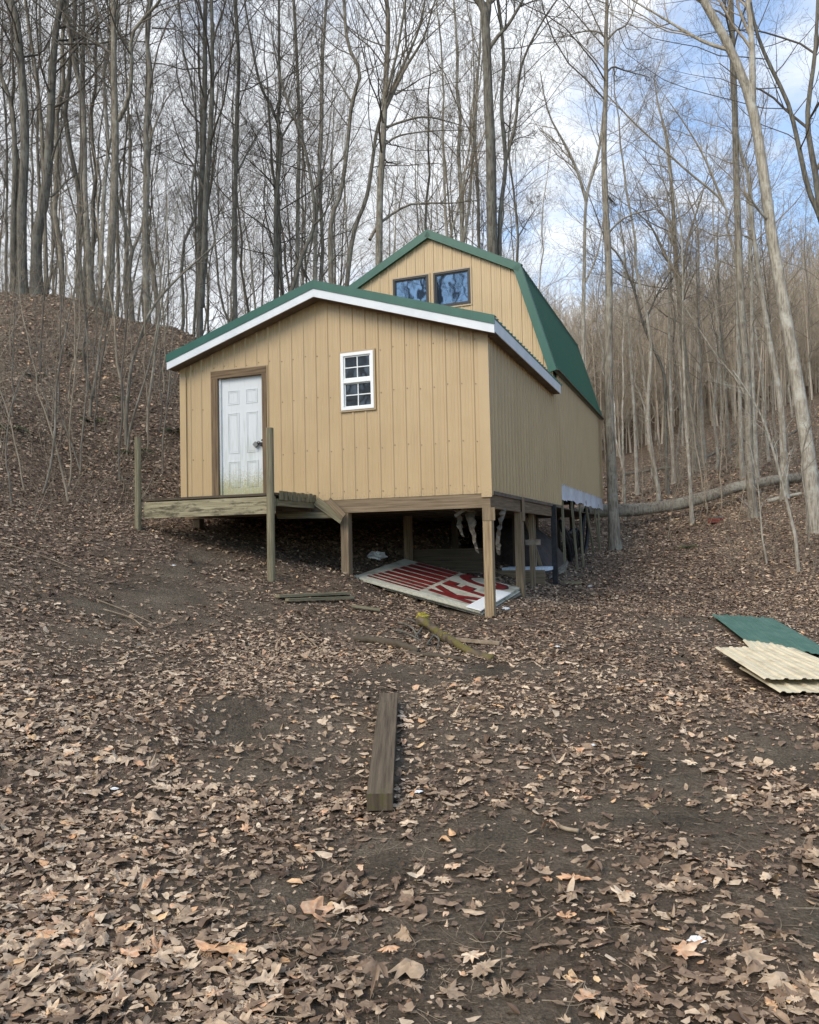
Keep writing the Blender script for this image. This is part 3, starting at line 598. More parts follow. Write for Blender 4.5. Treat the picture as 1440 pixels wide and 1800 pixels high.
for (x, y, top, mm_, s_) in [(-.06,.06,2.10,M_WOODB,.14),(-2.48,.06,2.10,M_WOODN,.14),(-5.4,.08,2.1,M_WOODD,.14),(-.045,2.08,2.09,M_WOODN,.14),(-2.48,2.9,2.13,M_WOODN,.14),(-5.3,3,2.13,M_WOODD,.14),
                         (-2.3,5.4,2.09,M_WOODD,.12),(-.9,5.4,2.09,M_WOODD,.12),(-4.4,5.4,2.09,M_WOODD,.12),(-.35,4.7,2.13,M_WOODN,.09),(-1.9,9.5,2.7,M_WOODD,.14),(-.9,7.5,2.7,M_WOODD,.14),(-.9,10.5,2.7,M_WOODD,.14),(-.9,13.0,2.7,M_WOODD,.14),(-3.5,13,2.7,M_WOODD,.14),(-.15,3.6,2.13,M_WOODN,.09)]:
    mb = MB(); mb.box(x-s_/2, x+s_/2, y-s_/2, y+s_/2, gl(x,y)-.15, top); mb.build('post', mm_, cab)
mb = MB(); mb.box(-.02,.09,4.92,5.02,gl(0,5)-.12,2.33); mb.build('post', M_BLKP, cab)['label'] = 'black wrapped post'
# battens nailed beside the posts
mb = MB(); mb.box(-.13,-.09+.16,-.02,.0,1.90,2.1); mb.build('cleat', M_WOODN, cab)
mb = MB(); mb.box(.028,.05,2.02,2.16,1.93,2.35); mb.build('cleat', M_WOODN, cab)
# leaning skirting studs on the side
for (xt, yt, xb_, yb_) in [(989.7,879,994.5,1014),(1006,882,1016,1003),(1020,886,1026,993),(1030.5,887,1045,986),(1045,891,1056,978),(1053,891,1055,965)]:
    a = sd(xt, yt, .02); b_ = sd(xb_, yb_, .05)
    zt_ = 2.62; y0 = a[1]; mb = MB(); mb.beam((.05, b_[1], gl(.05,b_[1])-.08), (.0, y0, zt_), .045, .075, up=(0,1,0)); mb.build('skirting_stud', M_WOODG, cab)
# grey film flap below rear wall
nx_, nz_ = 40, 5; V = []; 
for i in range(nx_+1):
    y = 6.03+(YF-6.08)*i/nx_
    for j in range(nz_+1):
        s_ = j/nz_; V.append((.012+.03*s_*math.sin(i*.9)+.02*s_*s_+.01*math.sin(i*2.3+j), y, ZM+.02-s_*(.36+.025*math.sin(i*.7)+.015*math.sin(i*2.1))))
F_ = [(i*(nz_+1)+j, i*(nz_+1)+j+1, (i+1)*(nz_+1)+j+1, (i+1)*(nz_+1)+j) for i in range(nx_) for j in range(nz_)]
mb = MB(); mb.add(V, F_); mb.build('skirting_film', M_FLASH, cab, smooth=True)
# torn strips hanging under the floor
def strip(pts, wds, m, depth):
    mb = MB(); vs = []; nn_ = 18; r_ = random.Random(int(pts[0][0]))
    ts = [i/(len(pts)-1) for i in range(len(pts))]
    for i in range(nn_):
        t_ = i/(nn_-1); px = float(np.interp(t_, ts, [p[0] for p in pts])); py = float(np.interp(t_, ts, [p[1] for p in pts])); w_ = float(np.interp(t_, ts, wds))
        c = fr(px, py, depth); a_ = r_.uniform(-.22,.22)*w_; b2 = r_.uniform(-.22,.22)*w_
        vs.append((c[0]-w_/2+a_, depth+.05*math.sin(t_*7)+.02*math.sin(i*2.3), c[2])); vs.append((c[0]+w_/2+b2, depth+.06*math.cos(t_*6)+.02*math.cos(i*1.9), c[2]-.01))
    n = nn_; fs = [(2*i, 2*i+1, 2*i+3, 2*i+2) for i in range(n-1)]
    mb.add(vs, fs); o = mb.build('torn_wrap', m, cab); md = o.modifiers.new('thick', 'SOLIDIFY'); md.thickness = .006
strip([(826,888),(828,905),(833,930),(836,955),(839,972)], [.16,.17,.11,.04,.03], M_PALES, .5)
strip([(802,890),(806,908),(811,930),(813,943)], [.10,.12,.06,.02], M_PALES, .6)
strip([(884,893),(880,920),(877,950),(875,975)], [.09,.09,.07,.04], M_PALES, .75)
mb = MB(); a = fr(822,892,.25); b_ = fr(800,907,.25); mb.beam((b_[0],.25,b_[2]),(a[0],.25,a[2]),.02,.05); mb.build('hanging_slat', M_PALES, cab)
# ------------------------------------------------------------------ deck
dk = empty('porch_deck', BC, -AZ, 'weathered wooden landing deck in front of the white door', 'deck')
DY = -1.3
for (x, top, rr) in ((-5.51, 3.40, .055), (-3.05, 3.37, .062)):
    mb = MB(); g0 = gl(x, DY-.06)
    mb.cyl((x-.01, DY-.075, g0-.15), (x, DY-.075, top), rr, rr*.93, 14); mb.build('post', M_WOODG, dk)
mb = MB(); mb.box(-5.46,-3.02,DY-.02,DY+.018,2.075,2.335); mb.build('rim_board', M_RIM, dk)
mb = MB(); mb.box(-3.03,-2.99,DY+.02,-.05,2.19,2.30); mb.build('side_board', M_WOODG, dk)
y = DY-.03; k = 0
while y < -.16:
    mb = MB(); d_ = .004*math.sin(k*2.7); mb.box(-5.5+.02*math.sin(k*5), -2.98+.025*math.sin(k*3.3), y, y+.132, 2.352+d_, 2.390+d_); mb.build('deck_board', M_WOODD if k == 0 else M_WOODG, dk); y += .14; k += 1
mb = MB()
for k in range(9): mb.box(-2.985, -2.965, DY+.06+k*.135, DY+.165+k*.135, 2.285+.01*math.sin(k*4), 2.42+.008*math.sin(k*3))
mb.build('edge_slats', M_WOODG, dk)
mb = MB()
for x in (-5.3,-4.75,-4.2,-3.65,-3.15): mb.box(x-.02, x+.02, DY+.02, -.03, 2.17, 2.345)
mb.build('joists', M_WOODD, dk)
# broken boards at the deck's end
t_ = empty('broken_board_pile', BC, -AZ, 'splintered boards jammed under the siding right of the deck', 'boards')
def frbeam(t, nm, a, b, off, w_, h_, m, up=(0,1,0)):
    A_ = fr(*a, off); B_ = fr(*b, off); mb = MB(); mb.beam((A_[0],off,A_[2]), (B_[0],off-.02,B_[2]), h_, w_, up=up); return mb.build(nm, m, t)
frbeam(t_, 'board', (556,881), (603,914), -.13, .03, .14, M_WOODG)
frbeam(t_, 'board', (578,879), (606,908), -.17, .03, .10, M_WOODN)
frbeam(t_, 'board', (488,907), (598,905), -.08, .03, .10, M_WOODG)
frbeam(t_, 'board', (548,893), (575,897), -.06, .03, .16, M_WOODD)
mb = MB(); a = fr(325,902,-.05); b_ = fr(475,912,-.05); mb.beam((a[0],-.05,a[2]+.02),(b_[0],-.05,a[2]+.01),.03,.07); tag(mb.build('white_gutter', M_WHITE), 'white metal strip under the deck beside the door post', 'gutter'); bpy.data.objects['white_gutter'].location = tuple(BC); bpy.data.objects['white_gutter'].rotation_euler = (0,0,-AZ)
# ------------------------------------------------------------------ things on the ground
def gpt(px, py, dz=0.0):
    p = hit(px, py); p[2] = h1(p[0], p[1])+dz; return p
def quadpanel(name, C4, th, m, parent=None, up=(0,0,1)):
    C4 = [np.array(c, float) for c in C4]; mb = MB(); vs = C4+[c-np.array([0,0,th]) for c in C4]
    mb.add(vs, [(0,1,2,3),(7,6,5,4),(0,4,5,1),(1,5,6,2),(2,6,7,3),(3,7,4,0)], [(0,0),(1,0),(1,1),(0,1)]*2)
    return mb.build(name, m, parent)
# sign panel: plane fitted through its corners on the ground
pA = at_y(622, 1013, 13.35); pB = at_y(845, 1073, 12.4)
_e = (pB-pA)/np.linalg.norm(pB-pA)
_Y = min((abs((at_y(914, 1033, y_)-pB)@_e), y_) for y_ in np.arange(13, 15, .02))[1]; pC = at_y(914, 1033, _Y)
e1 = pB-pA; L1 = np.linalg.norm(e1); e1 /= L1; e2 = pC-pB; L2 = np.linalg.norm(e2); e2 = e2-e1*(e2@e1)*.999; e2 /= np.linalg.norm(e2)
nn = np.cross(e1, e2); nn /= np.linalg.norm(nn)
print('SIGN', pA, pB, pC, L1, L2, nn)
def sp_(s, tt, h_=0): return pA + e1*s*L1 + e2*tt*L2 + nn*h_
sg = empty('sign_panel', (0,0,0), 0, 'large white fast food sign panel with red stripes and letters lying under the cabin', 'sign')
def sgpoly(mb, st, h0, h1_):
    n = len(st); vs = [sp_(a, b, h1_) for a, b in st]+[sp_(a, b, h0) for a, b in st]
    mb.add(vs, [tuple(range(n)), tuple(range(2*n-1, n-1, -1))]+[(i, i+n, (i+1) % n+n, (i+1) % n) for i in range(n)])
KEEP.append([tuple(sp_(a_, b_)[:2]) for a_, b_ in ((.0,.02),(1,-.02),(1.0,1.0),(0,1.0))])
mb = MB(); sgpoly(mb, [(0,0),(1,0),(1,1),(0,1)], -.04, 0); mb.build('panel_face', M_SIGNW, sg)
mb = MB(); sgpoly(mb, [(-.003,-.004),(1.0,-.004),(1.0,.06),(-.003,.06)], -.042, .006); mb.build('edge_strip', M_SIGNE, sg)
mb = MB(); mbk = MB()
stripes = [(.09,.03),(.16,.048),(.245,.062),(.345,.085),(.465,.105),(.60,.115),(.745,.115),(.885,.09)]
for i, (c, w_) in enumerate(stripes):
    s0 = .06+.01*i; s1 = .50
    sgpoly(mb, [(s0,c+.03),(s1,c-.0),(s1,c+w_),(s0,c+.03+w_*.8)], .0005, .0022)
    sgpoly(mbk, [(s0,c+.03-.012),(s1,c-.012),(s1,c-.002),(s0,c+.028)], .0005, .0018)
mb.build('red_stripe', M_SIGNR, sg); mbk.build('stripe_edge_line', M_SIGNK, sg)  # dark line along the near edge of each red stripe
def letter(text, s_c, t0, hgt, adv, m, h_, off):
    for i, ch in enumerate(text):
        cu = bpy.data.curves.new('letters', 'FONT'); cu.body = ch; cu.size = 1.0; cu.offset = off; cu.shear = .25; cu.resolution_u = 4; cu.extrude = .001
        o = bpy.data.objects.new('tmp', cu); COL.objects.link(o); dg = bpy.context.evaluated_depsgraph_get(); dg.update()
        me = bpy.data.meshes.new_from_object(o.evaluated_get(dg)); bpy.data.objects.remove(o)
        n = len(me.vertices); co = np.empty(n*3); me.vertices.foreach_get('co', co); co = co.reshape(-1, 3)
        # text right -> +t (away), text up -> -s
        bx = co[:, 0]; by = co[:, 1]
        s_ = s_c - (by-.35)*hgt; tt = t0+i*adv + bx*adv*1.25
        P = pA + e1*(s_[:, None]*L1) + e2*(tt[:, None]*L2) + nn*(h_+co[:, 2:3]*.8)
        me.vertices.foreach_set('co', P.ravel()); me.update(); link('letter', me, m, sg)
letter('KFC', .735, .09, .52, .30, M_SIGNK, .0015, .05)
letter('KFC', .727, .085, .52, .30, M_SIGNR, .0040, .035)
q0 = np.array([sp_(.90,-.02,.016), sp_(1.01,-.02,.016), sp_(1.01,.72,.016), sp_(.90,.70,.016)])
tag(quadpanel('white_board', q0, .012, M_VINYL), 'clean white strip laid across the right end of the sign panel', 'board')
for k, (dh, ds) in enumerate(((-.05,.012),(-.085,.03))):
    q0 = np.array([sp_(.2+ds,.01+ds,dh), sp_(1+ds,.012+ds*.5,dh), sp_(1+ds*.8,.98,dh), sp_(.2,.98,dh)])
    tag(quadpanel('flat_sheet', q0, .02, M_SIGNE if k == 0 else M_PALES), ['cream sheet directly beneath the red lettered sign panel','lowest brownish sheet of the stack under the sign panel'][k], 'sheet', )
# foreground timber
a = gpt(668, 1434); b_ = gpt(684, 1238)
a2 = gpt(645,1424); a3 = gpt(692,1421)
a[2] += .065; b_[2] += .045
tm = empty('landscape_timber', (a+b_)/2, 0, 'long weathered square timber lying alone on the bare soil in the foreground', 'timber')
mb = MB(); cmid = (a+b_)/2; mb.beam(a-cmid, b_-cmid, .15, .10, w1=.155); o = mb.build('beam', M_TIMBER, tm)
bvm = o.modifiers.new('b', 'BEVEL'); bvm.width = .008; bvm.segments = 2
dirn = (b_-a)/np.linalg.norm(b_-a); sdn = np.array([dirn[1], -dirn[0], 0])
KEEP.append([tuple((a-dirn*.03+sdn*.085)[:2]), tuple((a-dirn*.03-sdn*.085)[:2]), tuple((b_-sdn*.085)[:2]), tuple((b_+sdn*.085)[:2])])
# two short planks
for (p0, p1, lab, w_) in [((488,1056),(612,1050),'upper grey plank of the pair lying left of the sign panel',.12),((505,1063),(620,1057),'lower grey plank of the pair lying left of the sign panel',.09),((618,1072),(668,1078),'short brown plank stub between the grey planks and the mossy log',.09),((800,1132),(880,1139),'thin tan plank lying right of the mossy log',.07)]:
    A_ = gpt(*p0, .05); B_ = gpt(*p1, .05); mb = MB(); c = (A_+B_)/2; mb.beam(A_-c, B_-c, w_, .035); o = mb.build('plank', M_WOODG if 'grey' in lab else M_STICK); o.location = tuple(c); tag(o, lab, 'plank')
# ------------------------------------------------------------------ tube meshes
def tubes(P, R, s, phase=None):
    """P (n,k,3) R (n,k) -> V, quads"""
    n, k, _ = P.shape
    T = np.gradient(P, axis=1); T /= np.linalg.norm(T, axis=2, keepdims=True)+1e-9
    ax = np.where(np.abs(T[:, :1, 2:3]) < .9, np.array([0,0,1.]), np.array([1.,0,0]))
    A_ = np.cross(T, np.broadcast_to(ax, T.shape)); A_ /= np.linalg.norm(A_, axis=2, keepdims=True)+1e-9; B_ = np.cross(T, A_)
    th = np.arange(s)*2*np.pi/s
    V = P[:, :, None] + (A_[:, :, None]*np.cos(th)[:, None] + B_[:, :, None]*np.sin(th)[:, None])*R[:, :, None, None]
    i = np.arange(n)[:, None, None]*k*s; j = np.arange(k-1)[None, :, None]*s; a = np.arange(s)[None, None]; b = (a+1) % s
    Q = np.stack([i+j+a, i+j+s+a, i+j+s+b, i+j+b], -1).reshape(-1, 4)
    return V.reshape(-1, 3), Q
def spawn(P, R, m, lf, k, ang, up, rf, r_, tmin=.25, tmax=1.0, wig=.18, lens=None, rmin=.003):
    """children of chains P: m per chain"""
    n, kk, _ = P.shape
    t = tmin+(tmax-tmin)*(np.arange(m)[None]+r_.random((n, m)))/m
    f = t*(kk-1); i0 = np.clip(f.astype(int), 0, kk-2); fr_ = f-i0; ii = np.arange(n)[:, None]
    p = P[ii, i0]*(1-fr_)[..., None]+P[ii, i0+1]*fr_[..., None]; rp = R[ii, i0]*(1-fr_)+R[ii, i0+1]*fr_
    T = P[ii, i0+1]-P[ii, i0]; T /= np.linalg.norm(T, axis=2, keepdims=True)+1e-9
    rd = r_.normal(size=T.shape); rd -= T*(rd*T).sum(2, keepdims=True); rd /= np.linalg.norm(rd, axis=2, keepdims=True)+1e-9
    an = np.radians(ang+r_.normal(size=t.shape)*ang*.25)[..., None]
    d = T*np.cos(an)+rd*np.sin(an)
    if lens is None: lens = np.linalg.norm(np.diff(P, axis=1), axis=2).sum(1)[:, None]
    ln = lens*lf*(1.15-.65*t)*r_.uniform(.6, 1.25, t.shape)
    step = (ln/(k-1))[..., None]
    pts = [p]; cur = p
    for q_ in range(k-1):
        d = d + r_.normal(size=d.shape)*wig + np.array([0,0,up]); d /= np.linalg.norm(d, axis=2, keepdims=True)
        cur = cur+d*step; pts.append(cur)
    Pc = np.stack(pts, 2).reshape(n*m, k, 3)
    r0 = np.maximum(rp*rf*r_.uniform(.7,1.0,t.shape), rmin).reshape(-1, 1)
    Rc = np.maximum(r0*np.linspace(1, .35, k)[None], rmin*.7)
    return Pc, Rc
def crown(P, R, r_, dens=1.0, start=.35, limb_len=.26, ang=46, fine=True, n1=None, extra=None):
    """P (1,k,3) trunk -> crown mesh data"""
    tl = np.linalg.norm(np.diff(P, axis=1), axis=2).sum()
    n1 = n1 or int(21*dens)
    a, ra = spawn(P, R, n1, limb_len, 9, ang, .055, .38, r_, start, .985, .13, lens=np.array([[tl]]))
    a2, ra2 = None, None
    L1s = [(a, ra)]
    if extra: L1s += extra
    Vs, Qs, b = [], [], 0
    def put(Pc, Rc, s):
        nonlocal b
        V, Q = tubes(Pc, Rc, s); Vs.append(V); Qs.append(Q+b); b += len(V)
    for (a, ra) in L1s:
        put(a, ra, 5)
        m2 = 6 if len(a) > 3 else 8
        c, rc = spawn(a, ra, m2, .48, 6, 40, .05, .6, r_, .15, 1, .17); put(c, rc, 4)
        e, re = spawn(c, rc, int(5*dens+.5), .52, 5, 38, .04, .62, r_, .12, 1, .2, rmin=.0032); put(e, re, 3)
        if fine:
            f, rf = spawn(e, re, 4, .55, 3, 36, .05, .7, r_, .15, 1, .2, rmin=.0024); put(f, rf, 3)
    return np.concatenate(Vs), np.concatenate(Qs)
def smoothline(pts, k):
    pts = np.array(pts, float); d = np.concatenate([[0], np.cumsum(np.linalg.norm(np.diff(pts, axis=0), axis=1))]); 
    u_ = np.linspace(0, d[-1], k)
    # catmull-rom through pts
    out = []
    for x in u_:
        i = min(max(int(np.searchsorted(d, x))-1, 0), len(pts)-2); t_ = (x-d[i])/(d[i+1]-d[i]+1e-9)
        p0 = pts[max(i-1,0)]; p1 = pts[i]; p2 = pts[i+1]; p3 = pts[min(i+2,len(pts)-1)]
        out.append(.5*((2*p1)+(-p0+p2)*t_+(2*p0-5*p1+4*p2-p3)*t_**2+(-p0+3*p1-3*p2+p3)*t_**3))
    return np.array(out), u_/d[-1]
def trunkmesh(P, R, r_, sides=12, flare=True):
    k = P.shape[1]
    V, Q = tubes(P, R, sides); V = V.reshape(k, sides, 3); c = P[0][:, None]
    th = np.arange(sides)*2*np.pi/sides; z = np.linspace(0, 1, k)[:, None]
    lob = 1+.06*np.sin(3*th[None]+z*5+r_.random()*6)+.04*np.sin(5*th[None]-z*9)
    V = c+(V-c)*lob[..., None]
    return V.reshape(-1, 3), Q
def tree_obj(name, base, trunkPs, cr_, mt, mtw, label, cat, group, sides=12):
    """trunkPs: list of (P(1,k,3), R) world; cr_: (V,Q)"""
    e = empty(name, base, 0, label, cat, group); Vs, Qs, b = [], [], 0
    for P, R in trunkPs:
        V, Q = trunkmesh(P, R, rng, sides); Vs.append(V); Qs.append(Q+b); b += len(V)
    me = npmesh('trunk', np.concatenate(Vs)-np.array(base), [np.concatenate(Qs)], smooth=True); link('trunk', me, mt, e)
    me = npmesh('crown', cr_[0]-np.array(base), [cr_[1]]); link('crown', me, mtw, e)
    return e
# hero trees traced where they stand: (depth, trunk pixel path, width px base, width px top, forks, bark, twigs, label, opts)
HERO = [
 (23.2, [(24,510),(23,400),(25,300),(21,210),(13,168),(-8,110)], 13, 8, [], 'D', 'grey trunk at the far left edge of the crest leaning left at its top', {}),
 (22.8, [(38,510),(39,375),(45,270),(45,195),(39,105),(33,39),(22,0)], 20, 14, [], 'D', 'thick dark trunk second from the left edge on the crest', {}),
 (22.9, [(64,524),(64,420),(75,360),(82,300),(87,210),(90,120),(96,45),(105,0)], 23, 12, [([(88,345),(108,300),(140,262)],4),([(90,280),(120,235),(150,222)],4)], 'D', 'stout trunk with flared foot on the left crest leaning right near the top', {}),
 (24.5, [(82,524),(80,390),(79,250),(72,150),(60,60),(52,0)], 10, 6, [], 'G', 'slim trunk just right of the stout flared trunk on the left crest', {}),
 (23.0, [(160,538),(153,420),(147,330),(145,240),(141,168),(126,105),(118,45),(112,0)], 13, 8, [], 'G', 'trunk bending left above mid height near the middle of the left crest', {}),
 (24.0, [(175,540),(178,390),(180,300),(183,255),(177,180),(172,105),(183,60),(198,0)], 10, 6, [([(183,262),(196,235),(206,190),(222,120)],5)], 'P', 'pale banded slender trunk with a dark fork left of the widest crest trunk', {}),
 (23.0, [(190,544),(198,420),(207,300),(210,225),(210,150),(211,60),(207,0)], 18, 10, [([(214,222),(234,195),(246,150),(252,95),(300,55),(345,10)],8)], 'G', 'light trunk forking into a Y above the left crest', {}),
 (23.5, [(259,566),(255,417),(259,312),(257,226),(264,139),(259,69),(264,0)], 14, 8, [([(263,250),(281,200),(300,165),(330,140)],4),([(268,50),(300,42),(360,44)],3)], 'G', 'straight grey trunk rising where the left crest begins to drop', {}),
 (25.5, [(351,610),(351,451),(352,347),(356,243),(358,139),(359,0)], 15, 9, [([(353,540),(362,440),(368,347),(378,260),(384,174),(387,69),(385,0)],12)], 'D', 'twin stemmed dark tree rising above the left half of the lower roof', {}),
 (27, [(415,600),(410,417),(411,312),(413,208),(417,104),(413,0)], 11, 7, [([(412,300),(432,250),(455,200),(490,160)],4)], 'D', 'slim dark trunk right of the twin stemmed tree', {}),
 (28, [(486,560),(484,417),(486,347),(494,243),(478,191),(457,146),(440,60)], 11, 5, [([(495,240),(515,200),(540,160),(560,110)],4)], 'D', 'thin dark trunk with a crooked left bend above the lower roof left slope', {}),
 (30, [(521,560),(525,347),(528,243),(526,139),(519,0)], 10, 6, [], 'G', 'thin upright trunk left of the lower roof peak', {}),
 (31, [(556,560),(554,382),(563,243),(566,104),(575,0)], 10, 6, [], 'P', 'pale thin trunk directly above the lower roof peak', {}),
 (26, [(505,540),(530,455),(551,408),(554,365),(544,295),(530,240),(505,180)], 12, 5, [([(552,400),(575,385),(600,340)],4)], 'D', 'dark curved low leaning trunk behind the lower roof ridge', {}),
 (28, [(584,560),(582,399),(599,347),(610,278),(620,191),(634,139),(613,87),(606,0)], 13, 6, [([(620,191),(600,160),(570,120)],4)], 'G', 'wavy trunk between the two roof peaks that snakes rightwards', {}),
 (29, [(604,560),(620,417),(644,347),(655,278),(664,220),(690,150),(735,50)], 13, 5, [], 'G', 'right leaning trunk just left of the straight one before the loft', {}),
 (27, [(664,560),(666,465),(667,347),(672,243),(677,139),(681,0)], 19, 10, [([(650,420),(668,385),(714,347),(749,337),(800,330),(849,318)],6),([(672,215),(707,194),(755,174),(840,180)],5),([(676,180),(710,110),(745,52),(760,0)],7),([(670,250),(700,222),(760,200),(835,185)],4),([(677,160),(700,90),(718,0)],6)], 'G', 'large trunk with sweeping right hand limbs left of the loft gable', {}),
 (24.5, [(868,640),(865,448),(863,382),(861,278),(856,174),(853,87),(850,30),(840,5),(815,-14)], 27, 17, [([(852,60),(858,20),(861,-20)],15),([(858,98),(874,78),(891,62),(919,17),(925,-15)],7)], 'D', 'tallest thick brown trunk rising behind the loft roof ridge', {'start': .62}),
 (24.5, [(880,640),(879,448),(881,365),(891,278),(884,174),(889,104),(887,52),(881,0)], 12, 7, [([(891,275),(908,208),(915,121),(946,55),(985,0)],6),([(889,290),(905,230),(925,210),(950,207)],4)], 'D', 'dark slim trunk hugging the right side of the tallest brown trunk', {}),
 (27, [(912,640),(910,462),(912,410),(905,330),(896,250)], 9, 4, [([(911,415),(935,370),(960,330)],3)], 'D', 'short thin trunk at the loft roof knuckle', {}),
 (30, [(1024,760),(1024,600),(1024,487),(1026,360),(1046,281),(1056,200),(1060,140)], 11, 4, [([(1026,365),(1010,320),(990,281),(956,225),(940,160)],6),([(1026,500),(1045,460),(1056,420),(1064,360)],4)], 'P', 'pale forked tree above the right slope of the loft roof', {'start': .5}),
 (24.0, [(1082,978),(1078,900),(1074,800),(1070,700),(1069,600),(1069,487),(1063,375),(1059,262),(1062,150),(1061,75),(1063,0)], 22, 7, [([(1061,78),(1050,58),(1031,49),(1000,46),(975,41)],3.5),([(1062,82),(1080,62),(1100,48),(1121,0)],4),([(1064,135),(1080,115),(1110,109),(1162,99)],4),([(1066,415),(1085,395),(1110,382),(1158,370),(1172,335)],4),([(1064,350),(1072,340),(1095,340)],5)], 'G', 'tall straight trunk standing at the far corner of the cabin', {'start': .55}),
 (40, [(1224,815),(1213,713),(1200,613),(1190,513),(1183,447),(1178,350),(1170,250)], 15, 6, [([(1189,500),(1168,460),(1140,410),(1110,380)],6),([(1192,530),(1200,440),(1215,380),(1235,310)],6),([(1186,470),(1180,400),(1150,330)],5)], 'G', 'broad dark trunk with mossy foot in the valley that fans out into many limbs', {'start': .35, 'dens':1.3}),
 (33, [(1174,868),(1168,747),(1163,663),(1142,613),(1125,570),(1112,513),(1090,450),(1070,420)], 9, 3.5, [([(1127,575),(1145,530),(1160,500),(1185,460)],4)], 'D', 'thin crooked dark stem that forks left in the valley', {'start': .5}),
 (24.0, [(1326,922),(1318,813),(1317,680),(1308,547),(1305,447),(1303,375),(1297,187),(1290,75),(1284,0)], 17, 11, [([(1316,700),(1300,660),(1273,613),(1240,540),(1213,480)],4.5)], 'G', 'straight grey brown trunk left of the big leaning tree at right', {'start': .6}),
 (21.0, [(1436,948),(1423,813),(1403,680),(1380,547),(1363,447),(1357,412),(1342,300),(1322,185),(1288,94),(1249,22),(1225,-20)], 29, 16, [([(1322,185),(1317,75),(1305,0),(1298,-40)],13),([(1284,88),(1245,67),(1207,34),(1170,0),(1150,-18)],7),([(1352,390),(1325,372),(1305,350),(1290,300)],5)], 'P', 'big pale leaning trunk splitting in two at upper right', {'start': .6}),
 (27, [(1378,830),(1375,713),(1362,613),(1350,513),(1336,400),(1325,300),(1308,260)], 15, 7, [], 'P', 'pale trunk half hidden behind the big leaning tree', {'start':.5}),
 (22, [(1492,700),(1470,500),(1440,395),(1414,337),(1395,262),(1376,195),(1346,135),(1324,86),(1310,30)], 17, 6, [([(1436,386),(1425,319),(1406,225),(1414,112),(1414,0)],11),([(1425,310),(1460,240),(1500,200)],7)], 'D', 'dark two stemmed tree leaning in from the right edge', {'start': .4}),
 (32, [(1306,868),(1297,600),(1293,463),(1277,397),(1271,356),(1207,300),(1132,232),(1100,200)], 9, 3.5, [([(1271,358),(1255,320),(1234,274),(1200,220),(1162,169)],5)], 'P', 'pale slender tree with arms reaching left above the valley', {'start': .5}),
 (30, [(1334,880),(1323,713),(1318,600),(1310,400)], 10, 5, [], 'P', 'pale straight trunk just right of the straight grey brown trunk', {}),
 (26.5, [(1217,918),(1210,813),(1203,747),(1195,630),(1190,500),(1186,400)], 7.5, 3, [], 'P', 'thin spotted pale trunk in front of the fallen log', {}),
 (34, [(1120,862),(1115,713),(1107,597),(1100,450)], 8, 3, [], 'P', 'pale thin trunk between the corner tree and the crooked stem', {}),
 (35, [(1185,868),(1182,680),(1180,500)], 8, 3.5, [], 'P', 'pale thin trunk right beside the crooked dark stem', {}),
 (42, [(1238,806),(1230,663),(1228,500),(1226,400)], 9, 4, [], 'P', 'pale upright trunk touching the broad mossy footed tree', {}),
 (44, [(1282,800),(1270,600),(1262,450)], 8, 4, [], 'G', 'slim grey trunk standing back between the valley and the straight trunk', {}),
]
BK = {'D': (M_BARKD, M_TWIGD), 'G': (M_BARKG, M_TWIG), 'P': (M_BARKP, M_TWIGP)}
def px_chain(path, D, k, w0, w1, depthwob, extend_to=None):
    pts = np.array([at_y(x, y, D) for x, y in path])
    if extend_to is not None and pts[-1, 2] < extend_to:
        d = pts[-1]-pts[-2]; d = d/np.linalg.norm(d); 
        while pts[-1, 2] < extend_to:
            d = d*.7+np.array([rng.normal()*.12, rng.normal()*.12, .45]); d /= np.linalg.norm(d); pts = np.vstack([pts, pts[-1]+d*2.0])
    P, u_ = smoothline(pts, k)
    P[:, 1] += depthwob*np.sin(u_*rng.uniform(2, 5))*u_
    return P, u_
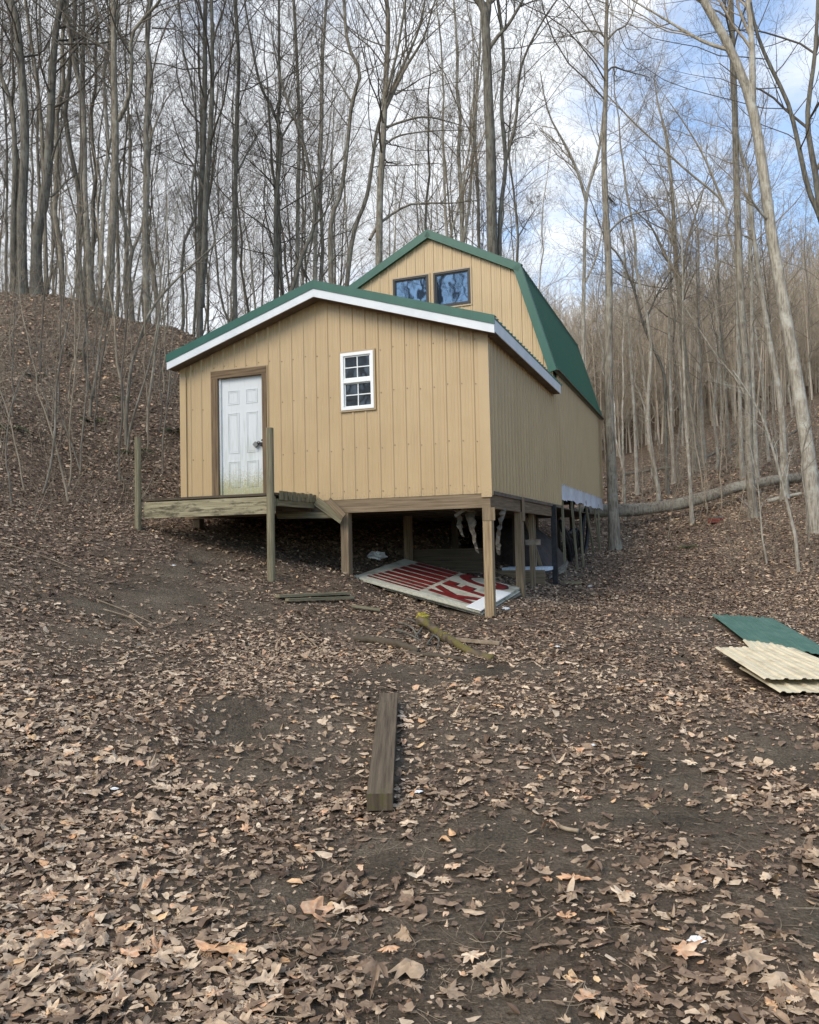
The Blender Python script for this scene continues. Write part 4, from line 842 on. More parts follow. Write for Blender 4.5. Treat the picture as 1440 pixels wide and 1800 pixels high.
for hi_, (D, path, w0, w1, forks, bk, lab, op) in enumerate(HERO):
    r_ = np.random.default_rng(100+hi_)
    m1_ = D/FPX
    top = 15.5+D*.33+r_.uniform(-1, 2.5)
    if path[-1][1] > 30: top = max(at_y(*path[-1], D)[2]+3, 11)
    base = at_y(*path[0], D); gz_ = h1(base[0], base[1])
    k = 34
    path2 = list(path); w0, w1 = w0*.86, w1*.84
    P, u_ = px_chain(path2, D, k, w0, w1, r_.uniform(-1.2, 1.2), top)
    if P[0, 2] > gz_-.3: P = np.vstack([[P[0, 0], P[0, 1], gz_-.3], P]); u_ = np.concatenate([[0], u_])
    vis = np.clip((P[:, 2]-P[0, 2])/(at_y(*path[-1], D)[2]-P[0, 2]+.01), 0, 3)
    R = np.where(vis < 1, w0+(w1-w0)*vis, w1*np.clip(1-(vis-1)/(max(vis.max(), 1.01)-1+.001)*.93, .05, 1))*m1_/2
    hgt = P[:, 2]-max(P[0, 2], gz_); R = R*(1+.45*np.exp(-np.clip(hgt, 0, 9)/.35))
    tr = [(P[None], R[None])]; ex = []
    for fp, fw in forks:
        Pf, uf = px_chain(fp, D, 12, fw, fw*.5, 0)
        off_ = P[int(np.argmin(np.linalg.norm(P[:, [0,2]]-Pf[0, [0,2]], axis=1)))][1]-D
        Pf[:, 1] += off_+r_.uniform(-1.6, 1.6)*uf
        if fp[-1][1] < 40:
            d = Pf[-1]-Pf[-2]; d /= np.linalg.norm(d); q_ = [Pf]
            for _ in range(4): d = d*.8+np.array([r_.normal()*.15, r_.normal()*.15, .25]); d /= np.linalg.norm(d); q_.append((q_[-1][-1]+d*1.3)[None])
            Pf = np.vstack(q_)
        Rf = np.linspace(fw, max(fw*.22, .8), len(Pf))*m1_/2
        tr.append((Pf[None], Rf[None]))
        rr_ = np.random.default_rng(900+hi_)
        Pl, Rl = spawn(Pf[None], Rf[None], 8, .42, 9, 38, .06, .6, rr_, .2, .98, .13)
        ex.append((Pl, Rl))
    kc = P[None], R[None]
    cr_ = crown(P[None], R[None], r_, op.get('dens', 1.0), op.get('start', .38), .27, 50, True, None, ex)
    mt, mw = BK[bk]
    tree_obj('bare_tree', (P[0, 0], D, gz_), tr, cr_, mt, mw, lab, 'tree', None)
# ------------------------------------------------------------------ filler trees (shared meshes)
def variant(seed, hgt, r0, fork=False, start=.42, lean=.5, dens=1.0, tall=True):
    r_ = np.random.default_rng(seed); k = 22
    z = np.linspace(-.4, hgt, k); x = np.cumsum(r_.normal(size=k))*.10*lean + np.linspace(0, r_.normal()*lean, k); y = np.cumsum(r_.normal(size=k))*.10*lean + np.linspace(0, r_.normal()*lean, k)
    x -= x[0]; y -= y[0]
    P = np.stack([x, y, z], 1); R = r0*(1-.9*np.linspace(0, 1, k)**1.1)*(1+.4*np.exp(-np.clip(z, 0, 9)/.4))
    ex = []; tr = [(P[None], R[None])]
    if fork:
        i = int(k*r_.uniform(.35, .55)); n = k-i; d = np.array([r_.normal(), r_.normal(), 0]); d /= np.linalg.norm(d)
        s_ = np.linspace(0, 1, n)[:, None]; Pf = P[i:]+d*(s_**.7)*r_.uniform(1.5, 3.0); Rf = R[i:]*.75
        Pf, _ = smoothline(Pf, 12); Rf = np.interp(np.linspace(0, 1, 12), np.linspace(0, 1, n), Rf)
        tr.append((Pf[None], Rf[None])); ex.append(spawn(Pf[None], Rf[None], 9, .35, 9, 40, .05, .55, r_, .2, .98, .13))
    V, Q = crown(P[None], R[None], r_, dens, start, .25, 48, True, None, ex)
    Vs, Qs, b = [], [], 0
    for P_, R_ in tr:
        v_, q_ = trunkmesh(P_, R_, r_, 9); Vs.append(v_); Qs.append(q_+b); b += len(v_)
    return npmesh('trunk', np.concatenate(Vs), [np.concatenate(Qs)], smooth=True), npmesh('crown', V, [Q])
VAR = []
specs = [(23,.17,0,.40),(25,.21,1,.42),(21,.13,0,.34),(24,.19,1,.36),(19,.075,0,.32),(26,.24,0,.48),(22,.15,1,.40),(17,.06,0,.30),(20,.085,1,.34),(22,.095,0,.38),(24,.11,1,.40)]
for i, (hg, r0, fk, stt) in enumerate(specs):
    VAR.append(variant(300+i, hg, r0, bool(fk), stt, 1.0 if i % 2 else .6, 1.0))
MATSET = ['G','D','P']; VM = {}
for i, (tm_, cm_) in enumerate(VAR):
    for b_k in MATSET:
        a_ = tm_.copy(); c_ = cm_.copy() ; a_.materials.append(BK[b_k][0]); c_.materials.append(BK[b_k][1]); VM[(i, b_k)] = (a_, c_)
def filler(x, y, i, bk, sc, rz_, label, group, tilt=(0,0)):
    e = empty('bare_tree', (x, y, h1(x, y)), rz_, label, 'tree', group); e.scale = (sc*rng.uniform(.9,1.1), sc*rng.uniform(.9,1.1), sc); e.rotation_euler = (tilt[0], tilt[1], rz_)
    a_, c_ = VM[(i, bk)]
    for nm_, me_ in (('trunk', a_), ('crown', c_)):
        o = bpy.data.objects.new(nm_, me_); COL.objects.link(o); o.parent = e
def scatter(n, xr, yr, pick, label, group, mats, mind=1.0, screen=None, scr=(.85,1.15)):
    pts = []; tries = 0
    while len(pts) < n and tries < n*60:
        tries += 1; y = rng.uniform(*yr); x = rng.uniform(xr[0]*y, xr[1]*y)
        if any((x-a_)**2+(y-b_)**2 < mind*mind for a_, b_ in pts): continue
        l_ = w2loc((x, y, 0))
        if -7.0 < l_[0] < 1.2 and -4 < l_[1] < 15.5: continue
        if screen and not screen(x, y): continue
        pts.append((x, y)); filler(x, y, pick[int(rng.integers(len(pick)))], mats[int(rng.integers(len(mats)))], rng.uniform(*scr), rng.uniform(0, 6.28), label, group, (rng.normal()*.025, rng.normal()*.025))
scatter(30, (-.60,-.25), (24.5, 36), [4,7,8,9,10,4,7,8], 'thin grey tree in the crowd on the crest left of the cabin', 'background trees on the left crest', ['G','G','D'], 1.0)
scatter(22, (-.62,-.22), (36, 56), [4,8,9,10,2], 'distant grey tree behind the left crest', 'distant trees beyond the left crest', ['G','G','P'], 1.6)
scatter(26, (-.25,.16), (28.5, 44), [4,7,8,9,10,2], 'grey tree rising behind the cabin roofs', 'background trees behind the cabin', ['G','D','G','P'], 1.2)
scatter(18, (-.24,.2), (44, 60), [4,8,9,10,2], 'distant grey tree seen over the cabin roofs', 'distant trees behind the cabin', ['G','P'], 1.8)
scatter(20, (.26,.62), (29, 46), [4,7,9,8,0,2], 'slim tan tree in the valley right of the cabin', 'slim trees in the right hand valley', ['P','P','G'], 1.0, scr=(.6,1.0))
scatter(28, (.22,.66), (46, 66), [4,7,8,9,10], 'distant tan tree on the valley floor far right of the cabin', 'distant trees in the right hand valley', ['P','P','G'], 1.3, scr=(.5,.8))
# two behind the viewer, mirrored by the loft panes
for (x, y, i) in ((-15,-1,1),(-20,-7,3),(-26,-12,0),(-23,-2,5),(-17,-9,6),(-30,-8,3),(-28,-18,1)):
    filler(x, y, i, 'D', 1.0, x, 'tree standing behind the photographer and mirrored in the loft windows', 'trees mirrored in the loft windows')
# far woods on the hills: one mass
def farwood(name, n, xr, yr, seed, m, hr=(8,14)):
    r_ = np.random.default_rng(seed); y = r_.uniform(yr[0]**.5, yr[1]**.5, n)**2; x = r_.uniform(xr[0], xr[1], n)*y
    z = H(x, y); hg = r_.uniform(*hr, n); lean = r_.normal(size=(n, 2))*.05
    zz_ = np.linspace(0, 1, 5)[None]*hg[:, None]
    P = np.stack([x[:, None]+lean[:, :1]*zz_, y[:, None]+lean[:, 1:]*zz_, z[:, None]-.3+zz_], -1); R = r_.uniform(.04,.11,(n,1))*np.linspace(1,.15,5)[None]
    V1, Q1 = tubes(P, R, 4)
    a, ra = spawn(P, R, 14, .30, 4, 42, .08, .5, r_, .15, .98, .15, rmin=.014)
    V2, Q2 = tubes(a, ra, 3)
    c, rc = spawn(a, ra, 5, .6, 3, 36, .08, .6, r_, .2, 1, .15, rmin=.010); V3, Q3 = tubes(c, rc, 3)
    me = npmesh(name, np.concatenate([V1, V2, V3]), [np.concatenate([Q1, Q2+len(V1), Q3+len(V1)+len(V2)])])
    o = link(name, me, m); tag(o, None, None, None, 'stuff'); return o
M_FAR = mat('far_wood_tan', (.37,.31,.235), (.54,.46,.355), .95, (.4,.4,.4), spec=.1)
tag(farwood('far_woods', 2100, (.12,.75), (64,190), 5, M_FAR), 'tan bare woods covering the far hillside at right', 'woods')
tag(farwood('far_woods', 220, (-.65,.12), (62,150), 6, mat('far_wood_grey', (.30,.27,.225), (.42,.38,.32), .95, (.4,.4,.4), spec=.1)), 'grey bare woods far behind the left crest and cabin', 'woods')
tag(farwood('far_woods', 900, (.16,.72), (52,80), 8, M_FAR, (6,12)), 'lower grey tan woods on the near side of the far hillside', 'woods')
# ------------------------------------------------------------------ saplings and brush
def sap_mesh(seed, hgt, r0, n1=10, lean=.3, curve=.0):
    r_ = np.random.default_rng(seed); k = 14; z = np.linspace(-.1, hgt, k); t_ = np.linspace(0, 1, k)
    x = np.cumsum(r_.normal(size=k))*.03*hgt/4+lean*t_*hgt*.3+curve*t_**2; y = np.cumsum(r_.normal(size=k))*.03*hgt/4
    P = np.stack([x-x[0], y-y[0], z], 1)[None]; R = (r0*(1-.8*t_))[None]
    Vs, Qs, b = [], [], 0
    V, Q = tubes(P, R, 6); Vs.append(V); Qs.append(Q); b = len(V)
    a, ra = spawn(P, R, n1, .30, 6, 38, .03, .5, r_, .2, .97, .14, rmin=.0035); V, Q = tubes(a, ra, 3); Vs.append(V); Qs.append(Q+b); b += len(V)
    c, rc = spawn(a, ra, 5, .5, 4, 38, .03, .6, r_, .1, 1, .18, rmin=.0028); V, Q = tubes(c, rc, 3); Vs.append(V); Qs.append(Q+b); b += len(V)
    c, rc = spawn(c, rc, 3, .5, 3, 38, .03, .6, r_, .1, 1, .18, rmin=.0022); V, Q = tubes(c, rc, 3); Vs.append(V); Qs.append(Q+b)
    return np.concatenate(Vs), np.concatenate(Qs)
HS = [ (13.5, [(70,884),(87,829),(96,760),(99,670),(120,550),(138,460),(150,380)], 5, 'pale curved sapling rooted lowest on the left slope'),
 (17, [(157,718),(168,655),(171,580),(180,500),(186,420)], 6.5, 'straightish sapling in the upper middle of the left slope'),
 (16.5, [(221,752),(228,670),(240,622),(270,550),(315,499),(370,450),(420,400)], 7.5, 'brown sapling arching right toward the cabin roof'),
 (16.2, [(222,778),(240,715),(264,640),(282,550),(300,450),(312,340)], 4.5, 'thin sapling crossing right of the arching one'),
 (17, [(258,735),(270,655),(285,565),(300,460),(305,350)], 5, 'thin sapling nearest the cabin left roof corner'),
 (15, [(141,808),(147,700),(151,580),(150,450)], 4, 'mottled upright thin sapling in the middle of the left slope'),
 (15, [(148,850),(130,790),(110,730),(95,690),(80,600)], 3.5, 'bent sapling leaning left on the left slope'),
 (12.5, [(20,850),(12,800),(30,700),(55,640),(100,600)], 3.5, 'whip thin sapling close to the left edge of the photo'),
 (16, [(300,500),(293,700),(285,780)][::-1], 3.5, 'slim sapling beside the cabin left wall'),
 (18.0, [(1402,958),(1373,847),(1340,740),(1313,687),(1290,650)], 7, 'white barked leaning sapling before the big leaning tree'),
 (19.0, [(1348,985),(1340,940),(1335,860),(1320,780)], 4, 'thin pale sapling at the foot of the straight grey brown trunk'),
 (20.0, [(1420,900),(1415,820),(1425,740),(1440,690)], 4, 'thin sapling by the right edge bending right'),
]
for i, (D, path, w0, lab) in enumerate(HS):
    r_ = np.random.default_rng(500+i); P, u_ = px_chain(path, D, 16, w0, 2, r_.uniform(-.5,.5)); P = P.copy(); gz_ = h1(P[0,0], P[0,1])
    P[0, 2] = min(P[0, 2], gz_-.1); R = (w0*(1-.75*u_)*D/FPX/2)[None]; P = P[None]
    V, Q = tubes(P, R, 7); Vs = [V]; Qs = [Q]; b = len(V)
    a, ra = spawn(P, R, 11, .26, 7, 36, .03, .5, r_, .25, .98, .12, rmin=.0035); V, Q = tubes(a, ra, 3); Vs.append(V); Qs.append(Q+b); b += len(V)
    c, rc = spawn(a, ra, 5, .5, 4, 36, .03, .6, r_, .1, 1, .18, rmin=.0028); V, Q = tubes(c, rc, 3); Vs.append(V); Qs.append(Q+b); b += len(V)
    c, rc = spawn(c, rc, 3, .5, 3, 36, .03, .6, r_, .1, 1, .18, rmin=.0022); V, Q = tubes(c, rc, 3); Vs.append(V); Qs.append(Q+b)
    base = np.array([P[0,0,0], P[0,0,1], gz_]); o = link('sapling', npmesh('sapling', np.concatenate(Vs)-base, [np.concatenate(Qs)], smooth=True), M_BARKP if i in (4,9,10) else M_BARKG); o.location = tuple(base); tag(o, lab, 'sapling')
SV = []
for i in range(6):
    V, Q = sap_mesh(700+i, [3.2,4.2,5.2,2.4,6.5,3.8][i], [.016,.02,.026,.011,.032,.014][i], [10,12,14,8,14,10][i], rng.uniform(-.4,.7), rng.uniform(-.5,.8))
    for mk in ('P','T'):
        me = npmesh('sapling', V, [Q], smooth=False); me.materials.append(M_TWIGP if mk == 'P' else M_TWIG); SV.append(me)
def sapscatter(n, xr, yr, label, group, pick, sc=(.7,1.2)):
    c = 0
    while c < n:
        y = rng.uniform(*yr); x = rng.uniform(*xr)*y; l_ = w2loc((x, y, 0))
        if -6.6 < l_[0] < 1.0 and -3 < l_[1] < 15: continue
        o = bpy.data.objects.new('sapling', SV[pick[int(rng.integers(len(pick)))]]); COL.objects.link(o); o.location = (x, y, h1(x, y)); s_ = rng.uniform(*sc); o.scale = (s_,)*3; o.rotation_euler = (rng.normal()*.08, rng.normal()*.08, rng.uniform(0, 6.28))
        tag(o, label, 'sapling', group); c += 1
sapscatter(38, (-.60,-.30), (12.5, 22.5), 'thin bare sapling on the leafy slope left of the cabin', 'bare saplings on the left slope', list(range(12)))
sapscatter(34, (.27,.58), (24, 40), 'thin tan sapling growing round the fallen log', 'saplings round the fallen log', [0,2,4,8,10,0,2])
def brush(name, n, xr, yr, seed, m, hr, rr):
    r_ = np.random.default_rng(seed); y = r_.uniform(*yr, n); x = r_.uniform(*xr, n)*y
    l0 = (x-BC[0])*bu[0]+(y-BC[1])*bu[1]; l1 = (x-BC[0])*bv[0]+(y-BC[1])*bv[1]; kmask = ~((l0 > -6.2) & (l0 < .6) & (l1 > -3) & (l1 < 15)); x = x[kmask]; y = y[kmask]; n = len(x)
    z = H(x, y)-.03; d = r_.normal(size=(n, 3))*.35+np.array([0,0,1.]); d /= np.linalg.norm(d, axis=1, keepdims=True); hg = r_.uniform(*hr, n)
    pts = [np.stack([x, y, z], 1)]; cur = pts[0]
    for _ in range(5): d = d+r_.normal(size=d.shape)*.13+np.array([0,0,-.02]); d /= np.linalg.norm(d, axis=1, keepdims=True); cur = cur+d*(hg/5)[:, None]; pts.append(cur)
    P = np.stack(pts, 1); R = r_.uniform(*rr, (n,1))*np.linspace(1,.4,6)[None]
    V1, Q1 = tubes(P, R, 3); a, ra = spawn(P, R, 4, .4, 4, 38, .0, .7, r_, .2, 1, .18, rmin=.0016); V2, Q2 = tubes(a, ra, 3)
    o = link(name, npmesh(name, np.concatenate([V1, V2]), [np.concatenate([Q1, Q2+len(V1)])]), m); tag(o, None, None, None, 'stuff'); return o
tag(brush('brush', 620, (-.60,-.28), (11.5, 23.4), 31, M_TWIGP, (.4,1.9), (.002,.005)), 'tangled thin brown twigs over the left slope', 'brush')
tag(brush('brush', 260, (-.6,-.30), (22.6, 24.5), 34, M_TWIG, (.5,2.2), (.003,.006)), 'dense brown thicket along the left crest', 'brush')
tag(brush('brush', 800, (.25,.62), (25, 48), 32, M_TWIGP, (.5,2.3), (.003,.007)), 'tan undergrowth stems on the valley floor at right', 'brush')
tag(brush('brush', 200, (.40,.58), (17, 25), 33, M_TWIGP, (.4,1.6), (.002,.005)), 'sparse tan weeds on the bank by the right edge', 'brush')
# ------------------------------------------------------------------ logs
def log_obj(name, pts, r0, r1, m, label, cat, sides=14, rough=.06, k=30):
    P, u_ = smoothline(pts, k); nz_ = np.interp(np.linspace(0,1,k), np.linspace(0,1,9), rng.uniform(-1,1,9)); R = (r0+(r1-r0)*u_)*(1+rough*1.2*nz_); V, Q = trunkmesh(P[None], R[None], rng, sides)
    V = V+(rng.random((len(V),3))-.5)*np.repeat(R, sides)[:, None]*rough*3.0; c = P.mean(0); n = len(V); cap0 = np.arange(sides)[None, ::1]; cap1 = (np.arange(sides)+n-sides)[None, ::-1]
    o = link(name, npmesh(name, V-c, [Q, cap0, cap1], smooth=True), m); o.location = tuple(c); return tag(o, label, cat)
lp = [at_y(x, y, D) for x, y, D in [(1005,903,28.5),(1060,897,28.3),(1120,896,28),(1200,885,28),(1260,868,28),(1300,856,28.2),(1360,845,28.6),(1420,838,29),(1500,830,29.5)]]
log_obj('fallen_log', lp, .225, .16, M_BARKG, 'long grey fallen log lying across the valley behind the trees at right', 'log')
for (pts, r_0, lab) in [([(1230,818),(1255,800),(1300,782),(1345,765)], .11, 'dark thin rotten log angled up the reddish slope at right'), ([(1095,838),(1140,832),(1180,826)], .10, 'thin dark log lying far back in the valley'), ([(1345,795),(1380,775),(1420,750)], .09, 'small dark limb lying behind the white leaning sapling')]:
    P_ = [gpt(x, y, .12) for x, y in pts]; log_obj('dead_limb', P_, r_0, r_0*.7, M_BARKD, lab, 'fallen limb', 8, .1, 16)
P_ = [gpt(1350,885,.06), gpt(1375,880,.1), gpt(1410,872,.08)]; log_obj('dead_limb', P_, .07, .05, M_BARKP, 'short pale limb on the bank right of the white leaning sapling', 'fallen limb', 8, .1, 12)
# mossy log in the middle ground
P_ = [gpt(x, y, dz) for x, y, dz in [(738,1108,.12),(752,1113,.10),(775,1127,.07),(800,1139,.05),(832,1152,.02),(866,1160,.01)]]
ml = log_obj('rotten_log', P_, .062, .04, M_MOSS, 'rotten log with yellow green moss in the leaves before the sign panel', 'log', 12, .13, 40)
P_ = [gpt(x, y, .03) for x, y in [(625,1127),(660,1131),(700,1138),(735,1150)]]; log_obj('rotten_log', P_, .05, .035, M_WOODD, 'half buried brown log left of the mossy one', 'log', 8, .2, 20)
P_ = [gpt(x, y, .02) for x, y in [(700,1150),(760,1158),(830,1166)]]; log_obj('rotten_log', P_, .035, .02, M_WOODD, 'thin dark stick log just below the mossy one', 'log', 8, .2, 20)
P_ = [gpt(968,1452,.02), gpt(992,1463,.02), gpt(1018,1473,.02)]; log_obj('stick', P_, .012, .010, M_STICK, 'short straight brown stick in the right foreground', 'stick', 8, .06, 12)
for pts, lab in [([(182,1078),(230,1095),(262,1112),(300,1105)], 'long thin curved branch lying on the path at left'), ([(170,1060),(215,1078),(270,1103)], 'thin straight branch crossing the path branch at left'), ([(530,1120),(552,1138),(567,1155)], 'thin pale twig left of the half buried log'), ([(605,1255),(640,1268),(655,1270)], 'thin twig beside the far end of the timber'), ([(0,958),(80,985),(140,1010)], 'long pale branch lying at the left edge of the slope'), ([(200,905),(218,860),(205,820)][::-1], 'thin pale twig arching beside the left deck post')]:
    P_ = [gpt(x, y, .03) for x, y in pts]; log_obj('twig', P_, .010, .005, M_STICK, lab, 'twig', 6, .05, 14)
# ------------------------------------------------------------------ metal sheets at right
def sheet(name, c4, m, label, nr, dz=.03, warp=.006):
    """c4: far-left, far-right, near-right, near-left pixels; ribs run far->near"""
    W = [gpt(x, y, dz) if not isinstance(x, np.ndarray) else x for x, y in c4]; mb = MB()
    a, b, c, d = W; prof = []
    for i in range(nr):
        o_ = i/nr; prof += [(o_,0),(o_+.10/nr,.015),(o_+.25/nr,.015),(o_+.35/nr,0),(o_+.55/nr,0),(o_+.6/nr,.004),(o_+.68/nr,.004),(o_+.73/nr,0)]
    prof.append((1,.0)); ns_ = 14; V = []
    for j in range(ns_+1):
        s_ = j/ns_
        for u_, h_ in prof:
            p = (a*(1-u_)+b*u_)*(1-s_)+(d*(1-u_)+c*u_)*s_; g_ = h1(p[0], p[1]); 
            V.append((p[0], p[1], p[2]*.85+.15*(g_+dz)+h_+warp*math.sin(u_*5+s_*4)*.5))
    n = len(prof); F_ = [(j*n+i, (j+1)*n+i, (j+1)*n+i+1, j*n+i+1) for j in range(ns_) for i in range(n-1)]
    mb.add(V, F_); o = mb.build(name, m); md = o.modifiers.new('t', 'SOLIDIFY'); md.thickness = .002
    cpos = np.mean(W, 0); me = o.data; n_v = len(me.vertices); co = np.empty(n_v*3); me.vertices.foreach_get('co', co); co = co.reshape(-1,3)-cpos; me.vertices.foreach_set('co', co.ravel()); o.location = tuple(cpos)
    KEEP.append([tuple(q_[:2]) for q_ in W]); return tag(o, label, 'metal sheet')
sheet('metal_sheet', [(1252,1089),(1358,1093),(1480,1166),(1318,1141)], M_GREEN2, 'dark green ribbed metal sheet lying flat at the right edge', 5, .06)
sheet('metal_sheet', [(1290,1152),(1400,1154),(1500,1186),(1400,1192)], M_GREEN2, 'green ribbed sheet mostly hidden under the cream sheets', 4, .04)
sheet('metal_sheet', [(1306,1138),(1376,1147),(1440,1182),(1340,1178)], M_CREAM, 'small cream ribbed sheet peeking out above the larger cream one', 3, .085)
sheet('metal_sheet', [(1258,1160),(1395,1158),(1530,1216),(1345,1218)], M_CREAM, 'largest cream ribbed metal sheet at the right edge', 6, .13)
sheet('metal_sheet', [(1300,1186),(1390,1180),(1540,1232),(1372,1232)], M_CREAM, 'lowest cream ribbed sheet poking out nearest the viewer', 5, .06)
# red bricks on the bank
br = gpt(1255, 921)
bk_ = empty('brick_stack', br, .3, 'small stack of red bricks with a pale cap on the bank below the fallen log', 'bricks')
for i, (x, y, z, c) in enumerate([(0,0,.04,0),(.28,.05,.04,0),(.05,.02,.12,0),(.3,.04,.12,0),(.14,.03,.19,1)]):
    mb = MB(); mb.box(x-.15, x+.15, y-.1, y+.1, z-.035, z+.035); mb.build('brick', M_REDB if not c else M_PALES, bk_)
# scraps
def crumple(px, py, r_, m, label, cat, dz=.03, flat=.5, seed=1):
    rr_ = np.random.default_rng(seed); c = gpt(px, py, dz); n, k = 10, 7; V = []
    for i in range(k+1):
        ph = math.pi*i/k
        for j in range(n):
            th = 2*math.pi*j/n; q_ = r_*rr_.uniform(.55, 1.2); V.append((q_*math.sin(ph)*math.cos(th)*1.3, q_*math.sin(ph)*math.sin(th), q_*math.cos(ph)*flat))
    F_ = [(i*n+j, i*n+(j+1) % n, (i+1)*n+(j+1) % n, (i+1)*n+j) for i in range(k) for j in range(n)]
    mb = MB(); mb.add(V, F_); o = mb.build(cat.replace(' ', '_'), m); o.location = tuple(c); tag(o, label, cat)
crumple(663, 984, .16, M_PLAST, 'crumpled white plastic bag on the ground behind the stilt left of the sign', 'plastic bag', .07, .6, 3)
for i, (px, py, r_, lab) in enumerate([(890,1072,.06,'white scrap at the foot of the front corner stilt'),(736,1403,.022,'tiny white scrap right of the timber'),(202,1395,.02,'white scrap in the leaves left of the timber'),(1040,1315,.028,'white oval scrap in the middle right foreground'),(305,998,.03,'small white scrap on the path under the deck'),(1225,1666,.028,'white scrap in the lower right foreground'),(980,1140,.03,'pale scrap on the leaves right of the mossy log'),(155,1400,.02,'bluish white scrap in the far left foreground'),(1037,1032,.04,'white crumpled scrap beyond the second side stilt')]):
    crumple(px, py, r_, M_PLAST, lab, 'litter scrap', .015, .35, 20+i)
M_YMOSS = mat('yellow_moss', (.20,.165,.02), (.40,.33,.05), .95, (40,40,40), bump=.02)
crumple(743, 1106, .075, M_YMOSS, 'bright yellow moss clump on the upper end of the rotten log', 'moss', .15, .8, 41)
crumple(783, 1131, .045, M_YMOSS, 'smaller yellow moss clump midway along the rotten log', 'moss', .10, .6, 42)
for i_, pts in enumerate([[(700,1100),(722,1112),(735,1125)],[(715,1092),(735,1104),(760,1112)],[(728,1128),(742,1114),(748,1100)],[(752,1138),(765,1126),(780,1120)],[(690,1112),(712,1122),(740,1132)],[(760,1120),(772,1136),(768,1146)]]):
    P_ = [gpt(x, y, .03+.04*(j_ == 1)) for j_, (x, y) in enumerate(pts)]; tag(log_obj('root', P_, .018, .008, M_BARKD, '', 'root', 6, .12, 12), 'dark broken root in the tangle around the mossy rotten log', 'root', 'roots tangled round the rotten log')
# ------------------------------------------------------------------ junk stored under the cabin (local frame helper)
def lobj(name, mb, m, label, cat, smooth=False):
    o = mb.build(name, m, None, smooth); o.location = tuple(BC); o.rotation_euler = (0,0,-AZ); return tag(o, label, cat)
g_ = gl(-.8,6.8)
n = 22; V = []; 
for i in range(n+1):
    for j in range(n+1):
        u_, v_ = i/n*2-1, j/n*2-1; e_ = max(0, 1-u_*u_)*max(0, 1-v_*v_)
        x = -1.2+u_*1.0; y = 7.2+v_*1.5; V.append((x, y, gl(x, y)-.05+.95*e_**.6*(1+.25*vnoise(u_*3,v_*3,1,5))+.1*float(vnoise(u_,v_,4,6))))
F_ = [(i*(n+1)+j, (i+1)*(n+1)+j, (i+1)*(n+1)+j+1, i*(n+1)+j+1) for i in range(n) for j in range(n)]
mb = MB(); mb.add([(float(a),float(b),float(c)) for a,b,c in V], F_); lobj('tarp_heap', mb, M_TARP, 'dark brown tarp heaped under the rear of the cabin', 'tarp', True)
def ring(R0, r0, n=36, s=8, turns=1):
    t_ = np.linspace(0, 2*np.pi*turns, n*turns+1)[:n*turns+1]; P = np.stack([.06*np.sin(t_/turns), R0*np.cos(t_)*.78, R0*np.sin(t_)], 1); return P, np.full(len(t_), r0)
P, R = ring(.62, .055); V, Q = tubes(P[None], R[None], 8)
o = link('pipe_coil', npmesh('pipe_coil', V, [Q], smooth=True), M_BLKP); c = sd(1036,933,-.15); c = loc2w((-.15, 10.6, c[2])); o.location = tuple(c); o.rotation_euler = (0,0,-AZ); tag(o, 'black plastic pipe coil hanging between the far skirting studs', 'pipe coil')
for i in range(7):
    y = 8.2+i*.33; z = gl(-.35,y); pts = [(-.35-.05*i, y+.9, z+.02), (-.30, y+.45, z+.35+.05*(i % 3)), (-.32, y, z+.72+.06*math.sin(i*2)), (-.36, y-.3, z+1.05-.09*i)]
    P, _ = smoothline(pts, 14); R = .055*(1+.12*np.sin(np.arange(14)*2.5)); V, Q = tubes(P[None], R[None], 8)
    o = link('drain_pipe', npmesh('drain_pipe', V, [Q], smooth=True), M_BLKP); o.location = tuple(BC); o.rotation_euler = (0,0,-AZ); tag(o, 'black corrugated drain pipe in the bundle behind the skirting studs', 'pipe', 'black drain pipes bundled behind the studs')
gb = gl(-.5, 4.2)
mb = MB(); mb.box(-1.9, -.02, 4.12, 4.16, gb-.1, gb+.22); lobj('side_plank', mb, M_WOODN, 'wide board standing on edge between the side stilts', 'board')
mb = MB(); mb.box(-.95, .0, 4.3, 5.0, gb+.20, gb+.27); lobj('foam_sheet', mb, M_FOAM, 'pale blue foam sheet on top of the edge standing board', 'foam')
mb = MB()
lobj('dark_crate', MB().box(-2.8,-1.0,3.2,3.24,gl(-1.9,3.2)-.1,gl(-1.9,3.2)+.38), M_WOODD, 'long dark board standing on edge behind the sign panel', 'board')
for i in range(4):
    mb = MB(); y0 = 5.2+.12*i; mb.beam((-.15,y0,gl(-.15,y0)+.05),(.12,y0+.5,gl(.1,y0)+.28+.03*i),.02,.05); lobj('pale_slat', mb, M_PALES, 'pale broken slat in the pile by the black wrapped post', 'slat')['group'] = 'broken slats by the black wrapped post'
mb = MB(); mb.box(.0,.5,5.35,5.40,gl(.2,5.3)-.02,gl(.2,5.3)+.05); lobj('curb_board', mb, M_WOODG, 'short board lying on the leaves by the black wrapped post', 'board')
c = sd(938,953,.06); mb = MB(); mb.box(.03,.30,2.2,2.24,1.50,1.60); lobj('white_block', mb, M_PALES, 'small white flaking block fixed to the second side stilt', 'block')
mb = MB(); mb.beam((-.5,4.6,2.1),(-.2,5.0,gl(-.3,5)),.04,.07,up=(1,0,0)); lobj('leaning_board', mb, M_WOODN, 'thin board leaning under the floor near the black wrapped post', 'board')
